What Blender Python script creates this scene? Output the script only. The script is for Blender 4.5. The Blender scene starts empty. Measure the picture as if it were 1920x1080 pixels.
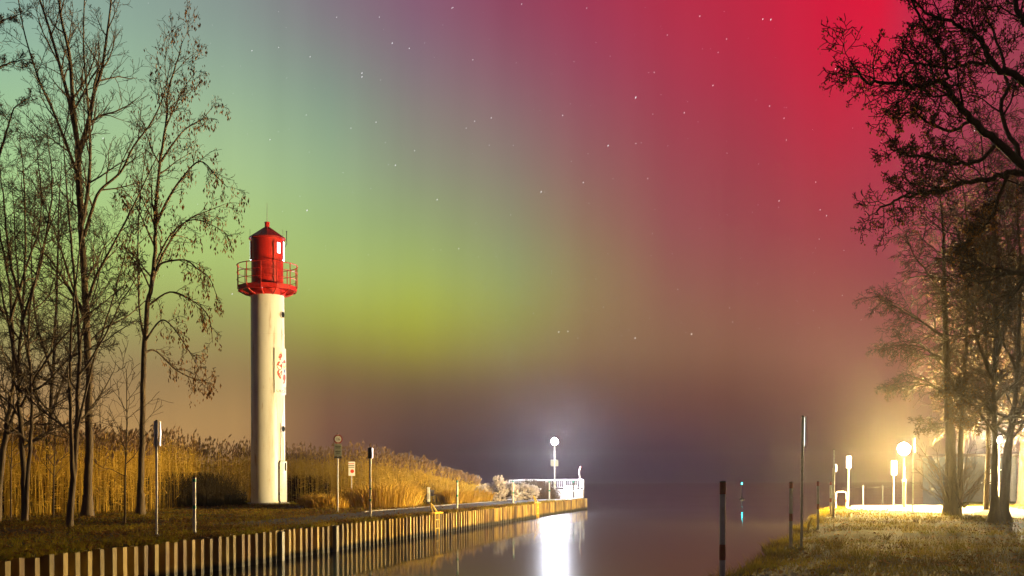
import bpy, math, random
import numpy as np
from mathutils import Vector, Matrix, noise as mnoise

R = math.radians
PI = math.pi
SC = bpy.context.scene
COL = SC.collection
F = 2133.33          # focal length in photograph pixels (40 mm)

# ----------------------------------------------------------------------------- camera
cam_d = bpy.data.cameras.new("camera")
cam_d.lens = 40.0
cam_d.sensor_width = 36.0
cam_d.shift_y = 0.189
cam_d.clip_start = 0.1
cam_d.clip_end = 9000.0
cam = bpy.data.objects.new("camera", cam_d)
COL.objects.link(cam)
cam.location = (0, 0, 1.0)
cam.rotation_euler = (R(90), R(0.25), 0)
SC.camera = cam

# ----------------------------------------------------------------------------- colour management / render
SC.view_settings.view_transform = 'Standard'
SC.view_settings.look = 'None'
SC.view_settings.exposure = 0.0
SC.view_settings.gamma = 1.0
SC.view_settings.use_curve_mapping = False
SC.render.engine = 'CYCLES'
SC.cycles.use_denoising = True
SC.cycles.max_bounces = 6
SC.cycles.diffuse_bounces = 2
SC.cycles.glossy_bounces = 3
SC.cycles.transmission_bounces = 4
SC.cycles.transparent_max_bounces = 6
SC.cycles.volume_bounces = 0
SC.cycles.sample_clamp_indirect = 4.0
SC.cycles.caustics_reflective = False
SC.cycles.caustics_refractive = False


def lin(c):
    c = c / 255.0
    return c / 12.92 if c <= 0.04045 else ((c + 0.055) / 1.055) ** 2.4


# ----------------------------------------------------------------------------- night sky with aurora (direction space)
ROWS = [0, 100, 200, 320, 420, 500, 580, 660, 720, 790, 850, 903]
GRID = {
    0:    [(142,172,160),(150,186,158),(160,196,150),(168,204,140),(172,204,124),(172,194,108),(164,168,98),(158,140,94),(164,130,90),(184,142,88),(188,142,86),(170,124,78)],
    240:  [(140,164,152),(150,180,154),(162,194,152),(170,202,142),(174,204,126),(174,196,110),(164,168,98),(156,134,90),(158,128,86),(182,142,88),(190,144,88),(172,126,78)],
    440:  [(134,146,142),(143,165,148),(155,182,148),(170,198,142),(174,202,124),(172,192,110),(160,162,94),(155,134,84),(156,125,82),(182,142,88),(180,136,86),(160,118,78)],
    620:  [(130,116,128),(132,138,134),(135,158,138),(155,180,138),(160,185,118),(172,192,112),(170,178,78),(142,125,66),(126,96,67),(126,86,68),(116,78,63),(102,70,60)],
    780:  [(136,92,116),(132,112,124),(136,128,124),(142,148,124),(150,168,112),(162,180,100),(172,180,66),(148,136,60),(114,87,61),(96,68,60),(78,54,56),(70,48,54)],
    960:  [(145,68,94),(143,86,104),(140,105,112),(140,128,115),(144,144,110),(148,158,106),(154,158,86),(142,128,74),(118,91,68),(90,64,60),(66,46,58),(60,42,56)],
    1100: [(162,56,84),(154,68,92),(150,82,96),(146,100,98),(146,114,94),(146,126,90),(148,124,84),(136,106,74),(114,82,63),(88,58,60),(62,42,60),(58,39,56)],
    1260: [(180,46,72),(172,54,78),(162,61,80),(154,74,83),(150,82,85),(146,90,82),(142,98,80),(132,96,72),(113,72,59),(90,51,56),(56,36,60),(50,32,57)],
    1420: [(194,38,66),(186,42,68),(174,50,72),(160,60,74),(154,68,76),(148,78,78),(144,86,76),(134,88,72),(112,68,61),(86,52,56),(66,43,58),(52,35,52)],
    1560: [(214,26,60),(208,30,62),(196,40,66),(178,52,70),(162,62,72),(156,72,76),(150,82,76),(142,88,78),(122,72,66),(98,60,59),(78,50,56),(62,41,50)],
    1650: [(224,24,58),(214,32,64),(196,44,70),(178,54,74),(164,62,76),(154,70,76),(148,78,76),(140,84,76),(132,84,74),(118,80,72),(106,74,70),(94,66,66)],
    1760: [(176,48,78),(172,54,80),(166,58,80),(158,62,80),(150,66,78),(144,70,76),(138,76,75),(132,78,73),(126,80,72),(115,77,70),(105,72,68),(94,65,64)],
    1920: [(160,62,84),(158,64,82),(154,64,80),(150,66,78),(144,68,76),(138,72,74),(134,76,74),(128,76,72),(122,76,70),(112,74,68),(104,70,66),(94,64,62)],
}
WORLD_GAIN = 1.0
world = bpy.data.worlds.new("World")
SC.world = world
world.use_nodes = True
wn, wl = world.node_tree.nodes, world.node_tree.links
wn.clear()


def wmath(op, a, b=None, clamp=False):
    n = wn.new('ShaderNodeMath'); n.operation = op; n.use_clamp = clamp
    for i, v in enumerate((a, b)):
        if v is None:
            continue
        if isinstance(v, (int, float)):
            n.inputs[i].default_value = v
        else:
            wl.new(v, n.inputs[i])
    return n.outputs[0]


tc = wn.new('ShaderNodeTexCoord')
sep = wn.new('ShaderNodeSeparateXYZ'); wl.new(tc.outputs['Generated'], sep.inputs[0])
wx, wy, wz = sep.outputs
az = wmath('ARCTAN2', wx, wy)
hor = wmath('MAXIMUM', wmath('SQRT', wmath('ADD', wmath('MULTIPLY', wx, wx), wmath('MULTIPLY', wy, wy))), 0.05)
vv = wmath('DIVIDE', wz, hor)                       # tangent of elevation
vfac = wmath('MULTIPLY', vv, 1 / 0.46, clamp=True)
prev = None; prev_az = None
for px, cols in GRID.items():
    a = math.atan((px - 960) / F)
    cr = wn.new('ShaderNodeValToRGB'); wl.new(vfac, cr.inputs[0])
    el = cr.color_ramp; el.interpolation = 'B_SPLINE'
    stops = []
    for py, c in zip(ROWS, cols):
        v = (903 - py) / F * math.cos(a) / 0.46
        stops.append((min(1, max(0, v)), c))
    stops.sort(key=lambda s: s[0])
    el.elements[0].position = stops[0][0]; el.elements[1].position = stops[-1][0]
    for s in stops[1:-1]:
        el.elements.new(s[0])
    for e, s in zip(sorted(el.elements, key=lambda e: e.position), stops):
        e.color = (lin(s[1][0]), lin(s[1][1]), lin(s[1][2]), 1)
    if prev is None:
        prev = cr.outputs[0]
    else:
        mr = wn.new('ShaderNodeMapRange'); mr.interpolation_type = 'LINEAR'
        wl.new(az, mr.inputs[0]); mr.inputs[1].default_value = prev_az; mr.inputs[2].default_value = a
        mx = wn.new('ShaderNodeMix'); mx.data_type = 'RGBA'
        wl.new(mr.outputs[0], mx.inputs[0]); wl.new(prev, mx.inputs[6]); wl.new(cr.outputs[0], mx.inputs[7])
        prev = mx.outputs[2]
    prev_az = a
# behind the photographer the curtain fades into the plain night sky
mr = wn.new('ShaderNodeMapRange'); mr.interpolation_type = 'SMOOTHSTEP'
wl.new(wmath('ABSOLUTE', az), mr.inputs[0]); mr.inputs[1].default_value = R(30); mr.inputs[2].default_value = R(85)
mx = wn.new('ShaderNodeMix'); mx.data_type = 'RGBA'
wl.new(mr.outputs[0], mx.inputs[0]); wl.new(prev, mx.inputs[6]); mx.inputs[7].default_value = (0.05, 0.036, 0.05, 1)
prev = mx.outputs[2]
# overhead the aurora thins out towards the plain night sky
mr = wn.new('ShaderNodeMapRange'); mr.interpolation_type = 'SMOOTHSTEP'
wl.new(vv, mr.inputs[0]); mr.inputs[1].default_value = 0.5; mr.inputs[2].default_value = 2.0; mr.inputs[4].default_value = 0.7
mx = wn.new('ShaderNodeMix'); mx.data_type = 'RGBA'
wl.new(mr.outputs[0], mx.inputs[0]); wl.new(prev, mx.inputs[6]); mx.inputs[7].default_value = (0.05, 0.036, 0.05, 1)
prev = mx.outputs[2]
# faint vertical rays of the curtain
cmb = wn.new('ShaderNodeCombineXYZ')
wl.new(wmath('MULTIPLY', az, 34.0), cmb.inputs[0]); wl.new(wmath('MULTIPLY', vv, 1.0), cmb.inputs[1])
nz = wn.new('ShaderNodeTexNoise'); nz.inputs['Scale'].default_value = 1.0; nz.inputs['Detail'].default_value = 3.0
wl.new(cmb.outputs[0], nz.inputs['Vector'])
mr = wn.new('ShaderNodeMapRange'); wl.new(nz.outputs['Fac'], mr.inputs[0])
mr.inputs[1].default_value = 0.3; mr.inputs[2].default_value = 0.7; mr.inputs[3].default_value = 0.97; mr.inputs[4].default_value = 1.03
bg = wn.new('ShaderNodeBackground')
wl.new(prev, bg.inputs[0]); wl.new(wmath('MULTIPLY', mr.outputs[0], WORLD_GAIN), bg.inputs[1])
wo = wn.new('ShaderNodeOutputWorld'); wl.new(bg.outputs[0], wo.inputs[0])

HAZE_DENSITY = 0.00020
LAMP_A, LAMP_B, LAMP_P = 3.8, 10.5, 1.9      # relative strength of the three lit lamps

# ----------------------------------------------------------------------------- helpers
WATER_Z = -0.65


def at(px, py, D):
    return Vector(((px - 960) / F * D, D, 1.0 + (903 - py) / F * D))


class MB:
    """collects shapes into one mesh"""
    def __init__(s):
        s.v = []; s.f = []

    def box(s, x0, x1, y0, y1, z0, z1):
        i = len(s.v)
        s.v += [(x0,y0,z0),(x1,y0,z0),(x1,y1,z0),(x0,y1,z0),(x0,y0,z1),(x1,y0,z1),(x1,y1,z1),(x0,y1,z1)]
        s.f += [(i,i+3,i+2,i+1),(i+4,i+5,i+6,i+7),(i,i+1,i+5,i+4),(i+1,i+2,i+6,i+5),(i+2,i+3,i+7,i+6),(i+3,i,i+4,i+7)]
        return s

    def tube(s, pts, rads, sides=6, caps=True, flat=None):
        n = len(pts)
        pts = [Vector(p) for p in pts]
        if isinstance(rads, (int, float)):
            rads = [rads] * n
        base = len(s.v)
        up = None
        for k in range(n):
            a = pts[max(k-1, 0)]; b = pts[min(k+1, n-1)]
            t = b - a
            if t.length < 1e-9:
                t = Vector((0, 0, 1))
            t.normalize()
            if up is None:
                up = Vector((1, 0, 0)) if abs(t.x) < 0.9 else Vector((0, 1, 0))
            e1 = (up - t * up.dot(t))
            if e1.length < 1e-6:
                e1 = t.orthogonal()
            e1.normalize(); up = e1
            e2 = t.cross(e1)
            r = rads[k]; p = pts[k]
            for j in range(sides):
                an = 2 * PI * j / sides
                q = p + e1 * (r * math.cos(an)) + e2 * (r * math.sin(an))
                s.v.append((q.x, q.y, q.z))
        for k in range(n - 1):
            o = base + k * sides
            for j in range(sides):
                j2 = (j + 1) % sides
                s.f.append((o + j, o + j2, o + sides + j2, o + sides + j))
        if caps:
            s.f.append(tuple(base + j for j in reversed(range(sides))))
            o = base + (n - 1) * sides
            s.f.append(tuple(o + j for j in range(sides)))
        return s

    def lathe(s, prof, sides=24, cap=True, c=(0, 0)):
        """prof: list of (r, z)"""
        return s.tube([(c[0], c[1], z + k * 1e-7) for k, (r, z) in enumerate(prof)], [r for r, z in prof], sides, cap)

    def poly(s, pts):
        i = len(s.v)
        s.v += [tuple(p) for p in pts]
        s.f.append(tuple(range(i, i + len(pts))))
        return s

    def curved(s, r0, r1, ph0, ph1, z0, z1, n=10):
        """a piece of a cylinder shell; phi measured from -Y towards +X, degrees"""
        i = len(s.v)
        for k in range(n + 1):
            p = R(ph0 + (ph1 - ph0) * k / n)
            sx, cy = math.sin(p), -math.cos(p)
            s.v += [(r0*sx, r0*cy, z0), (r1*sx, r1*cy, z0), (r1*sx, r1*cy, z1), (r0*sx, r0*cy, z1)]
        for k in range(n):
            o = i + 4 * k
            for a, b in ((0, 1), (1, 2), (2, 3), (3, 0)):
                s.f.append((o + a, o + b, o + 4 + b, o + 4 + a))
        s.f.append((i, i+3, i+2, i+1)); o = i + 4 * n
        s.f.append((o, o+1, o+2, o+3))
        return s

    def mesh(s, name):
        me = bpy.data.meshes.new(name)
        me.from_pydata(s.v, [], s.f)
        return me

    def build(s, name, m, parent=None, smooth=False, loc=None, fix=False):
        me = s.mesh(name)
        me.materials.append(m)
        if smooth:
            me.polygons.foreach_set('use_smooth', [True] * len(me.polygons))
        o = bpy.data.objects.new(name, me)
        COL.objects.link(o)
        if parent is not None:
            o.parent = parent
        if loc is not None:
            o.location = loc
        return o


def bevel(o, w=0.01, seg=2):
    b = o.modifiers.new('bevel', 'BEVEL'); b.width = w; b.segments = seg; b.limit_method = 'ANGLE'
    return o


def wnormal(o):
    o.data.polygons.foreach_set('use_smooth', [True] * len(o.data.polygons))
    e = o.modifiers.new('edge', 'EDGE_SPLIT'); e.split_angle = R(40)
    return o


def tag(o, label=None, cat=None, group=None, kind=None):
    if label: o['label'] = label
    if cat: o['category'] = cat
    if group: o['group'] = group
    if kind: o['kind'] = kind
    return o


def empty(name, loc=(0, 0, 0), rz=0, **k):
    o = bpy.data.objects.new(name, None)
    COL.objects.link(o)
    o.location = loc; o.rotation_euler = (0, 0, rz)
    return tag(o, **k)


def mat(name, c1, c2=None, scale=8.0, rough=0.7, metal=0.0, bump=0.0, bscale=None, detail=4.0, emit=None, estr=0.0,
        stretch=(1, 1, 1), lo=0.35, hi=0.65, spec=0.5, bdist=0.02, trans=0.0, coord='Object', c3=None, scale3=0.5):
    m = bpy.data.materials.new(name)
    m.use_nodes = True
    n, l = m.node_tree.nodes, m.node_tree.links
    b = n['Principled BSDF']
    b.inputs['Base Color'].default_value = (*c1, 1)
    b.inputs['Roughness'].default_value = rough
    b.inputs['Metallic'].default_value = metal
    b.inputs['Specular IOR Level'].default_value = spec
    if emit:
        b.inputs['Emission Color'].default_value = (*emit, 1)
        b.inputs['Emission Strength'].default_value = estr
    vec = None
    if c2 or bump:
        t = n.new('ShaderNodeTexCoord'); mp = n.new('ShaderNodeMapping'); mp.inputs['Scale'].default_value = stretch
        l.new(t.outputs[coord], mp.inputs[0]); vec = mp.outputs[0]
    if c2:
        nt = n.new('ShaderNodeTexNoise'); nt.inputs['Scale'].default_value = scale; nt.inputs['Detail'].default_value = detail
        nt.inputs['Roughness'].default_value = 0.65
        l.new(vec, nt.inputs['Vector'])
        cr = n.new('ShaderNodeValToRGB'); cr.color_ramp.elements[0].position = lo; cr.color_ramp.elements[1].position = hi
        cr.color_ramp.elements[0].color = (*c1, 1); cr.color_ramp.elements[1].color = (*c2, 1)
        l.new(nt.outputs['Fac'], cr.inputs[0])
        out = cr.outputs[0]
        if c3:
            n3 = n.new('ShaderNodeTexNoise'); n3.inputs['Scale'].default_value = scale3; n3.inputs['Detail'].default_value = 3
            l.new(vec, n3.inputs['Vector'])
            mr = n.new('ShaderNodeMapRange'); l.new(n3.outputs['Fac'], mr.inputs[0])
            mr.inputs[1].default_value = 0.45; mr.inputs[2].default_value = 0.62
            mx = n.new('ShaderNodeMix'); mx.data_type = 'RGBA'
            l.new(mr.outputs[0], mx.inputs[0]); l.new(out, mx.inputs[6]); mx.inputs[7].default_value = (*c3, 1)
            out = mx.outputs[2]
        l.new(out, b.inputs['Base Color'])
    if bump:
        nb = n.new('ShaderNodeTexNoise'); nb.inputs['Scale'].default_value = bscale or scale * 3; nb.inputs['Detail'].default_value = 5
        l.new(vec, nb.inputs['Vector'])
        bp = n.new('ShaderNodeBump'); bp.inputs['Strength'].default_value = bump; bp.inputs['Distance'].default_value = bdist
        l.new(nb.outputs['Fac'], bp.inputs['Height']); l.new(bp.outputs[0], b.inputs['Normal'])
    if trans:
        tr = n.new('ShaderNodeBsdfTranslucent'); ms = n.new('ShaderNodeMixShader'); ms.inputs[0].default_value = trans
        if c2: l.new(out, tr.inputs[0])
        else: tr.inputs[0].default_value = (*c1, 1)
        l.new(b.outputs[0], ms.inputs[1]); l.new(tr.outputs[0], ms.inputs[2])
        l.new(ms.outputs[0], n['Material Output'].inputs[0])
    return m


M = {}
M['white'] = mat('white_tower_paint', (0.76, 0.75, 0.72), (0.50, 0.46, 0.40), scale=3.0, rough=0.34, stretch=(1, 1, 0.12), lo=0.48, hi=0.82, bump=0.05, bscale=30, c3=(0.36, 0.20, 0.10), scale3=6.0)
for nd in M['white'].node_tree.nodes:
    if nd.type == 'MAP_RANGE':
        nd.inputs[1].default_value = 0.63; nd.inputs[2].default_value = 0.80
M['white_plain'] = mat('white_paint', (0.72, 0.70, 0.66), (0.6, 0.57, 0.5), scale=6, rough=0.4)
M['red'] = mat('red_paint', (0.60, 0.016, 0.008), (0.36, 0.014, 0.010), scale=3.5, rough=0.42, stretch=(1, 1, 0.4), bump=0.05, bscale=24)
M['red_roof'] = mat('red_roof_paint', (0.40, 0.012, 0.008), (0.28, 0.012, 0.010), scale=4, rough=0.5)
M['dark'] = mat('dark_metal', (0.03, 0.03, 0.032), (0.05, 0.045, 0.04), scale=20, rough=0.5)
M['seal'] = mat('rubber_seal', (0.02, 0.012, 0.012), rough=0.7)
M['glass_dark'] = mat('porthole_glass', (0.02, 0.025, 0.03), rough=0.08)
M['lit_glass'] = mat('lit_lantern_glass', (0.8, 0.85, 0.9), rough=0.2, emit=(0.86, 0.90, 1.0), estr=5.0)
M['galv'] = mat('galvanised_steel', (0.52, 0.52, 0.50), (0.38, 0.38, 0.37), scale=30, rough=0.42, metal=0.35)
M['pole_white'] = mat('white_pole_paint', (0.70, 0.68, 0.63), (0.52, 0.48, 0.42), scale=14, rough=0.45)
M['teal'] = mat('teal_band_paint', (0.01, 0.25, 0.18), rough=0.45)
M['band_red'] = mat('red_band_paint', (0.26, 0.022, 0.014), rough=0.45)
M['yellow'] = mat('yellow_paint', (0.80, 0.52, 0.01), (0.62, 0.36, 0.01), scale=20, rough=0.4)
M['sign_face'] = mat('sign_white', (0.70, 0.69, 0.66), rough=0.4)
M['sign_grey'] = mat('sign_grey_face', (0.24, 0.25, 0.20), (0.18, 0.19, 0.15), scale=12, rough=0.45)
M['print_black'] = mat('print_black', (0.02, 0.02, 0.022), rough=0.5)
M['print_blue'] = mat('print_blue', (0.03, 0.06, 0.30), rough=0.5)
M['print_red'] = mat('print_red', (0.62, 0.05, 0.02), rough=0.5)
M['print_yellow'] = mat('print_yellow', (0.85, 0.48, 0.08), rough=0.5)
M['concrete'] = mat('concrete', (0.34, 0.32, 0.29), (0.24, 0.22, 0.20), scale=5, rough=0.85, bump=0.3, bscale=40, spec=0.06)
M['asphalt'] = mat('worn_asphalt', (0.055, 0.05, 0.045), (0.10, 0.085, 0.065), scale=3.5, rough=0.9, bump=0.5, bscale=60, detail=8, spec=0.06)
M['gravel'] = mat('pale_gravel', (0.34, 0.31, 0.26), (0.22, 0.20, 0.165), scale=20, rough=0.95, bump=0.6, bscale=60, detail=8, spec=0.06)
M['soil_l'] = mat('leafy_soil', (0.045, 0.030, 0.016), (0.085, 0.055, 0.025), scale=5, rough=0.95, bump=0.8, bscale=18, detail=8, c3=(0.035, 0.042, 0.012), scale3=0.4, bdist=0.05, spec=0.06)
M['soil_r'] = mat('grassy_soil', (0.035, 0.024, 0.008), (0.060, 0.042, 0.013), scale=6, rough=0.95, bump=0.8, bscale=18, detail=8, c3=(0.035, 0.036, 0.008), scale3=0.5, bdist=0.05, spec=0.06)
M['grass'] = mat('autumn_grass', (0.13, 0.125, 0.008), (0.34, 0.225, 0.018), scale=1.4, rough=0.8, detail=6, trans=0.35, spec=0.05, c3=(0.07, 0.040, 0.011), scale3=0.55)
M['litter'] = mat('fallen_leaf', (0.13, 0.055, 0.010), (0.24, 0.11, 0.020), scale=2.6, rough=0.8, trans=0.2, spec=0.06)
M['reed'] = mat('dry_reed', (0.36, 0.215, 0.028), (0.66, 0.43, 0.062), scale=1.3, rough=0.75, stretch=(1, 1, 0.3), trans=0.3, spec=0.06)
M['plume'] = mat('reed_plume', (0.17, 0.10, 0.05), (0.28, 0.17, 0.08), scale=2, rough=0.9, trans=0.3)
M['straw'] = mat('straw_grass', (0.48, 0.29, 0.04), (0.70, 0.46, 0.08), scale=1.6, rough=0.75, trans=0.3, spec=0.06)
M['dark_growth'] = mat('shade_and_bush_dark', (0.028, 0.020, 0.010), (0.05, 0.036, 0.016), scale=3, rough=0.8, trans=0.2, spec=0.06)  # dark tone imitates the shade under the reeds; also colours the dark bushes
M['bark'] = mat('bark', (0.085, 0.058, 0.034), (0.15, 0.105, 0.062), scale=7, rough=0.92, stretch=(1, 1, 0.22), bump=0.9, bscale=16, bdist=0.03)
M['bark_dark'] = mat('bark_dark', (0.045, 0.032, 0.022), (0.075, 0.052, 0.034), scale=7, rough=0.92, stretch=(1, 1, 0.3), bump=0.9, bscale=14, bdist=0.03)
M['twig'] = mat('twig_bark', (0.06, 0.038, 0.022), (0.10, 0.065, 0.036), scale=3, rough=0.85)
M['twig_dark'] = mat('twig_bark_dark', (0.032, 0.020, 0.013), (0.055, 0.034, 0.02), scale=3, rough=0.85)
M['deadleaf'] = mat('hanging_dead_leaf', (0.11, 0.048, 0.012), (0.22, 0.10, 0.022), scale=3, rough=0.8, trans=0.35)
M['birchleaf'] = mat('withered_leaf', (0.10, 0.046, 0.008), (0.20, 0.095, 0.014), scale=2, rough=0.8, trans=0.4)
M['palebush'] = mat('pale_shrub_leaf', (0.62, 0.55, 0.52), (0.42, 0.36, 0.33), scale=3, rough=0.7, trans=0.2)
M['wood'] = mat('weathered_wood', (0.10, 0.06, 0.03), (0.17, 0.105, 0.055), scale=6, rough=0.8, stretch=(1, 6, 6), bump=0.3)
M['shed'] = mat('grey_render', (0.06, 0.062, 0.07), (0.045, 0.046, 0.052), scale=4, rough=0.9, bump=0.2)
M['roof_tile'] = mat('dark_roof_tile', (0.05, 0.035, 0.03), (0.08, 0.05, 0.04), scale=9, rough=0.85)
M['stone'] = mat('riprap_stone', (0.26, 0.24, 0.22), (0.16, 0.145, 0.13), scale=6, rough=0.9, bump=0.4)
M['lamp_warm'] = mat('lit_warm_globe', (1, 0.9, 0.7), emit=(1.0, 0.66, 0.19), estr=7000.0)
M['lamp_warm_b'] = mat('lit_warm_globe_small', (1, 0.9, 0.7), emit=(1.0, 0.82, 0.50), estr=7000.0)
M['lamp_cold'] = mat('lit_cold_globe', (1, 1, 1), emit=(0.86, 0.88, 1.0), estr=7000.0)
M['lamp_green'] = mat('lit_green_lantern', (0.2, 0.9, 0.8), emit=(0.02, 0.75, 0.85), estr=34.0)
M['star'] = mat('star_light', (1, 1, 1), emit=(1, 0.97, 1.0), estr=1.25)

# steel sheet piling: rust with ochre coating, wet dark band with its own uneven edge at the waterline
def pile_material():
    m = mat('sheet_pile_steel', (0.32, 0.21, 0.045), (0.46, 0.33, 0.09), scale=5, rough=0.75, metal=0.0, stretch=(1, 1, 0.35), bump=0.4, bscale=22, coord='Object', c3=(0.15, 0.08, 0.025), scale3=2.0)
    n, l = m.node_tree.nodes, m.node_tree.links
    b = n['Principled BSDF']
    src = b.inputs['Base Color'].links[0].from_socket
    g = n.new('ShaderNodeNewGeometry'); s = n.new('ShaderNodeSeparateXYZ'); l.new(g.outputs['Position'], s.inputs[0])
    for nd in n:
        if nd.type == 'MAPPING':
            l.new(g.outputs['Position'], nd.inputs[0])
    oi = n.new('ShaderNodeObjectInfo'); hv = n.new('ShaderNodeHueSaturation'); l.new(src, hv.inputs['Color'])
    rr_ = n.new('ShaderNodeMapRange'); l.new(oi.outputs['Random'], rr_.inputs[0]); rr_.inputs[3].default_value = 0.42; rr_.inputs[4].default_value = 1.2
    l.new(rr_.outputs[0], hv.inputs['Value']); src = hv.outputs[0]
    nt = n.new('ShaderNodeTexNoise'); nt.inputs['Scale'].default_value = 3.0; nt.inputs['Detail'].default_value = 5
    l.new(g.outputs['Position'], nt.inputs['Vector'])
    a = n.new('ShaderNodeMath'); a.operation = 'MULTIPLY_ADD'; l.new(nt.outputs['Fac'], a.inputs[0]); a.inputs[1].default_value = 0.14; l.new(s.outputs[2], a.inputs[2])
    mr = n.new('ShaderNodeMapRange'); l.new(a.outputs[0], mr.inputs[0])
    mr.inputs[1].default_value = -0.50; mr.inputs[2].default_value = -0.40
    mx = n.new('ShaderNodeMix'); mx.data_type = 'RGBA'; l.new(mr.outputs[0], mx.inputs[0])
    mx.inputs[6].default_value = (0.016, 0.014, 0.009, 1); l.new(src, mx.inputs[7])
    l.new(mx.outputs[2], b.inputs['Base Color'])
    return m
M['pile'] = pile_material()


def water_material():
    m = bpy.data.materials.new('harbour_water'); m.use_nodes = True
    n, l = m.node_tree.nodes, m.node_tree.links
    b = n['Principled BSDF']
    b.inputs['Base Color'].default_value = (0.012, 0.012, 0.010, 1)
    b.inputs['Roughness'].default_value = 0.13
    b.inputs['IOR'].default_value = 1.333
    g = n.new('ShaderNodeNewGeometry'); mp = n.new('ShaderNodeMapping'); mp.inputs['Scale'].default_value = (0.5, 0.25, 1)
    l.new(g.outputs['Position'], mp.inputs[0])
    nt = n.new('ShaderNodeTexNoise'); nt.inputs['Scale'].default_value = 1.0; nt.inputs['Detail'].default_value = 3
    l.new(mp.outputs[0], nt.inputs['Vector'])
    bp = n.new('ShaderNodeBump'); bp.inputs['Strength'].default_value = 0.02; bp.inputs['Distance'].default_value = 0.05
    l.new(nt.outputs['Fac'], bp.inputs['Height']); l.new(bp.outputs[0], b.inputs['Normal'])
    nr = n.new('ShaderNodeTexNoise'); nr.inputs['Scale'].default_value = 0.12; nr.inputs['Detail'].default_value = 3
    l.new(g.outputs['Position'], nr.inputs['Vector'])
    mr = n.new('ShaderNodeMapRange'); l.new(nr.outputs['Fac'], mr.inputs[0])
    mr.inputs[1].default_value = 0.35; mr.inputs[2].default_value = 0.65; mr.inputs[3].default_value = 0.03; mr.inputs[4].default_value = 0.065
    l.new(mr.outputs[0], b.inputs['Roughness'])
    b2 = n.new('ShaderNodeBsdfPrincipled')
    b2.inputs['Base Color'].default_value = (0.012, 0.012, 0.010, 1); b2.inputs['Roughness'].default_value = 0.30; b2.inputs['IOR'].default_value = 1.333
    ms = n.new('ShaderNodeMixShader'); ms.inputs[0].default_value = 0.16
    l.new(b.outputs[0], ms.inputs[1]); l.new(b2.outputs[0], ms.inputs[2]); l.new(ms.outputs[0], n['Material Output'].inputs[0])
    return m
M['water'] = water_material()

rng = random.Random(7)
U = rng.uniform

# ----------------------------------------------------------------------------- water
w = MB(); w.poly([(-900, -60, WATER_Z), (900, -60, WATER_Z), (900, 900, WATER_Z), (-900, 900, WATER_Z)])
tag(w.build('water', M['water']), kind='structure')
w = MB(); w.poly([(-900, -60, -3.2), (900, -60, -3.2), (900, 900, -3.2), (-900, 900, -3.2)])
tag(w.build('harbour_bed', M['soil_l']), kind='structure')

# ----------------------------------------------------------------------------- left bank
QA = 0.2155                                    # quay line X = QX(D)
QDIR = Vector((QA, 1, 0)).normalized()
QIN = Vector((-QDIR.y, QDIR.x, 0))            # inland, to the left
Q_END = 67.6


def quay_x(D):
    return -6.86 + QA * (D - 15.2)


def fbm(x, y, s, o=3):
    return mnoise.fractal(Vector((x * s, y * s, 3.7)), 1.0, 2.0, o)


def left_z(D, t):
    """height of the left bank, t metres inland of the quay"""
    k = min(1, max(0, (t - 2.6) / 3))
    return k * (0.07 * fbm(D, t, 0.35) + 0.02 * fbm(D + 9, t, 1.6))


def left_pt(D, t, dz=0.0):
    p = Vector((quay_x(D), D, 0)) + QIN * t
    return Vector((p.x, p.y, left_z(D, t) + dz))


def grid_mesh(name, us, vs, fn, m, kind='structure'):
    mb = MB()
    for u in us:
        for v in vs:
            mb.v.append(tuple(fn(u, v)))
    nv = len(vs)
    for i in range(len(us) - 1):
        for j in range(nv - 1):
            a = i * nv + j
            mb.f.append((a, a + nv, a + nv + 1, a + 1))
    o = mb.build(name, m, smooth=True)
    return tag(o, kind=kind) if kind else o


def frange(a, b, n):
    return [a + (b - a) * k / (n - 1) for k in range(n)]


lds = frange(-6, 66.9, 150)
lts = frange(0.06, 4.0, 12) + frange(4.6, 16, 22) + frange(17, 40, 16) + [50, 70, 110]


def lfun(D, t):
    p = left_pt(D, t)
    if t > 16:                                        # marsh behind reaches farther out
        k = (t - 16) / 94
        p.y += (max(0, D) * 0.55) * k
    return p


left_ground = grid_mesh('left_bank_ground', lds, lts, lfun, M['soil_l'])
# marsh shore beyond the quay head, sinking into the lagoon
grid_mesh('marsh_shore', frange(0, 1, 14), frange(2.5, 110, 40),
          lambda k, t: (lambda p: Vector((p.x, p.y + k * 7, p.z - 0.02 - 1.2 * k * k)))(lfun(66.8, t)), M['soil_l'])

# asphalt path along the quay, 2.3 m wide
path_ds = frange(26, 66.8, 70)
grid_mesh('quay_path', path_ds, frange(0.55, 2.75, 8), lambda D, t: left_pt(D, min(t, 2.6) if False else t, 0.012 + 0.004), M['asphalt'])
# kerb stones along the inland side
kerb = empty('path_kerb', left_pt(37, 2.83), label='pale kerb edging the quay path beside the reeds', cat='kerb')
kerb_mesh = None
D = 37.0; k = 0
while D < 57:
    mb = MB(); h = 0.04
    p = left_pt(D, 2.83); d = QDIR
    if kerb_mesh is None:
        mb.box(-0.07, 0.07, 0.0, 0.97, -0.08, h)
        kerb_mesh = mb.mesh('kerb_stone'); kerb_mesh.materials.append(M['concrete'])
    o = bpy.data.objects.new('kerb_stone', kerb_mesh); COL.objects.link(o)
    o.parent = kerb
    o.location = p - kerb.location
    o.location.z += U(-0.012, 0.012)
    o.rotation_euler = (0, 0, -math.atan(QA) + U(-0.012, 0.012))
    D += 1.0 * QDIR.y; k += 1

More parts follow.
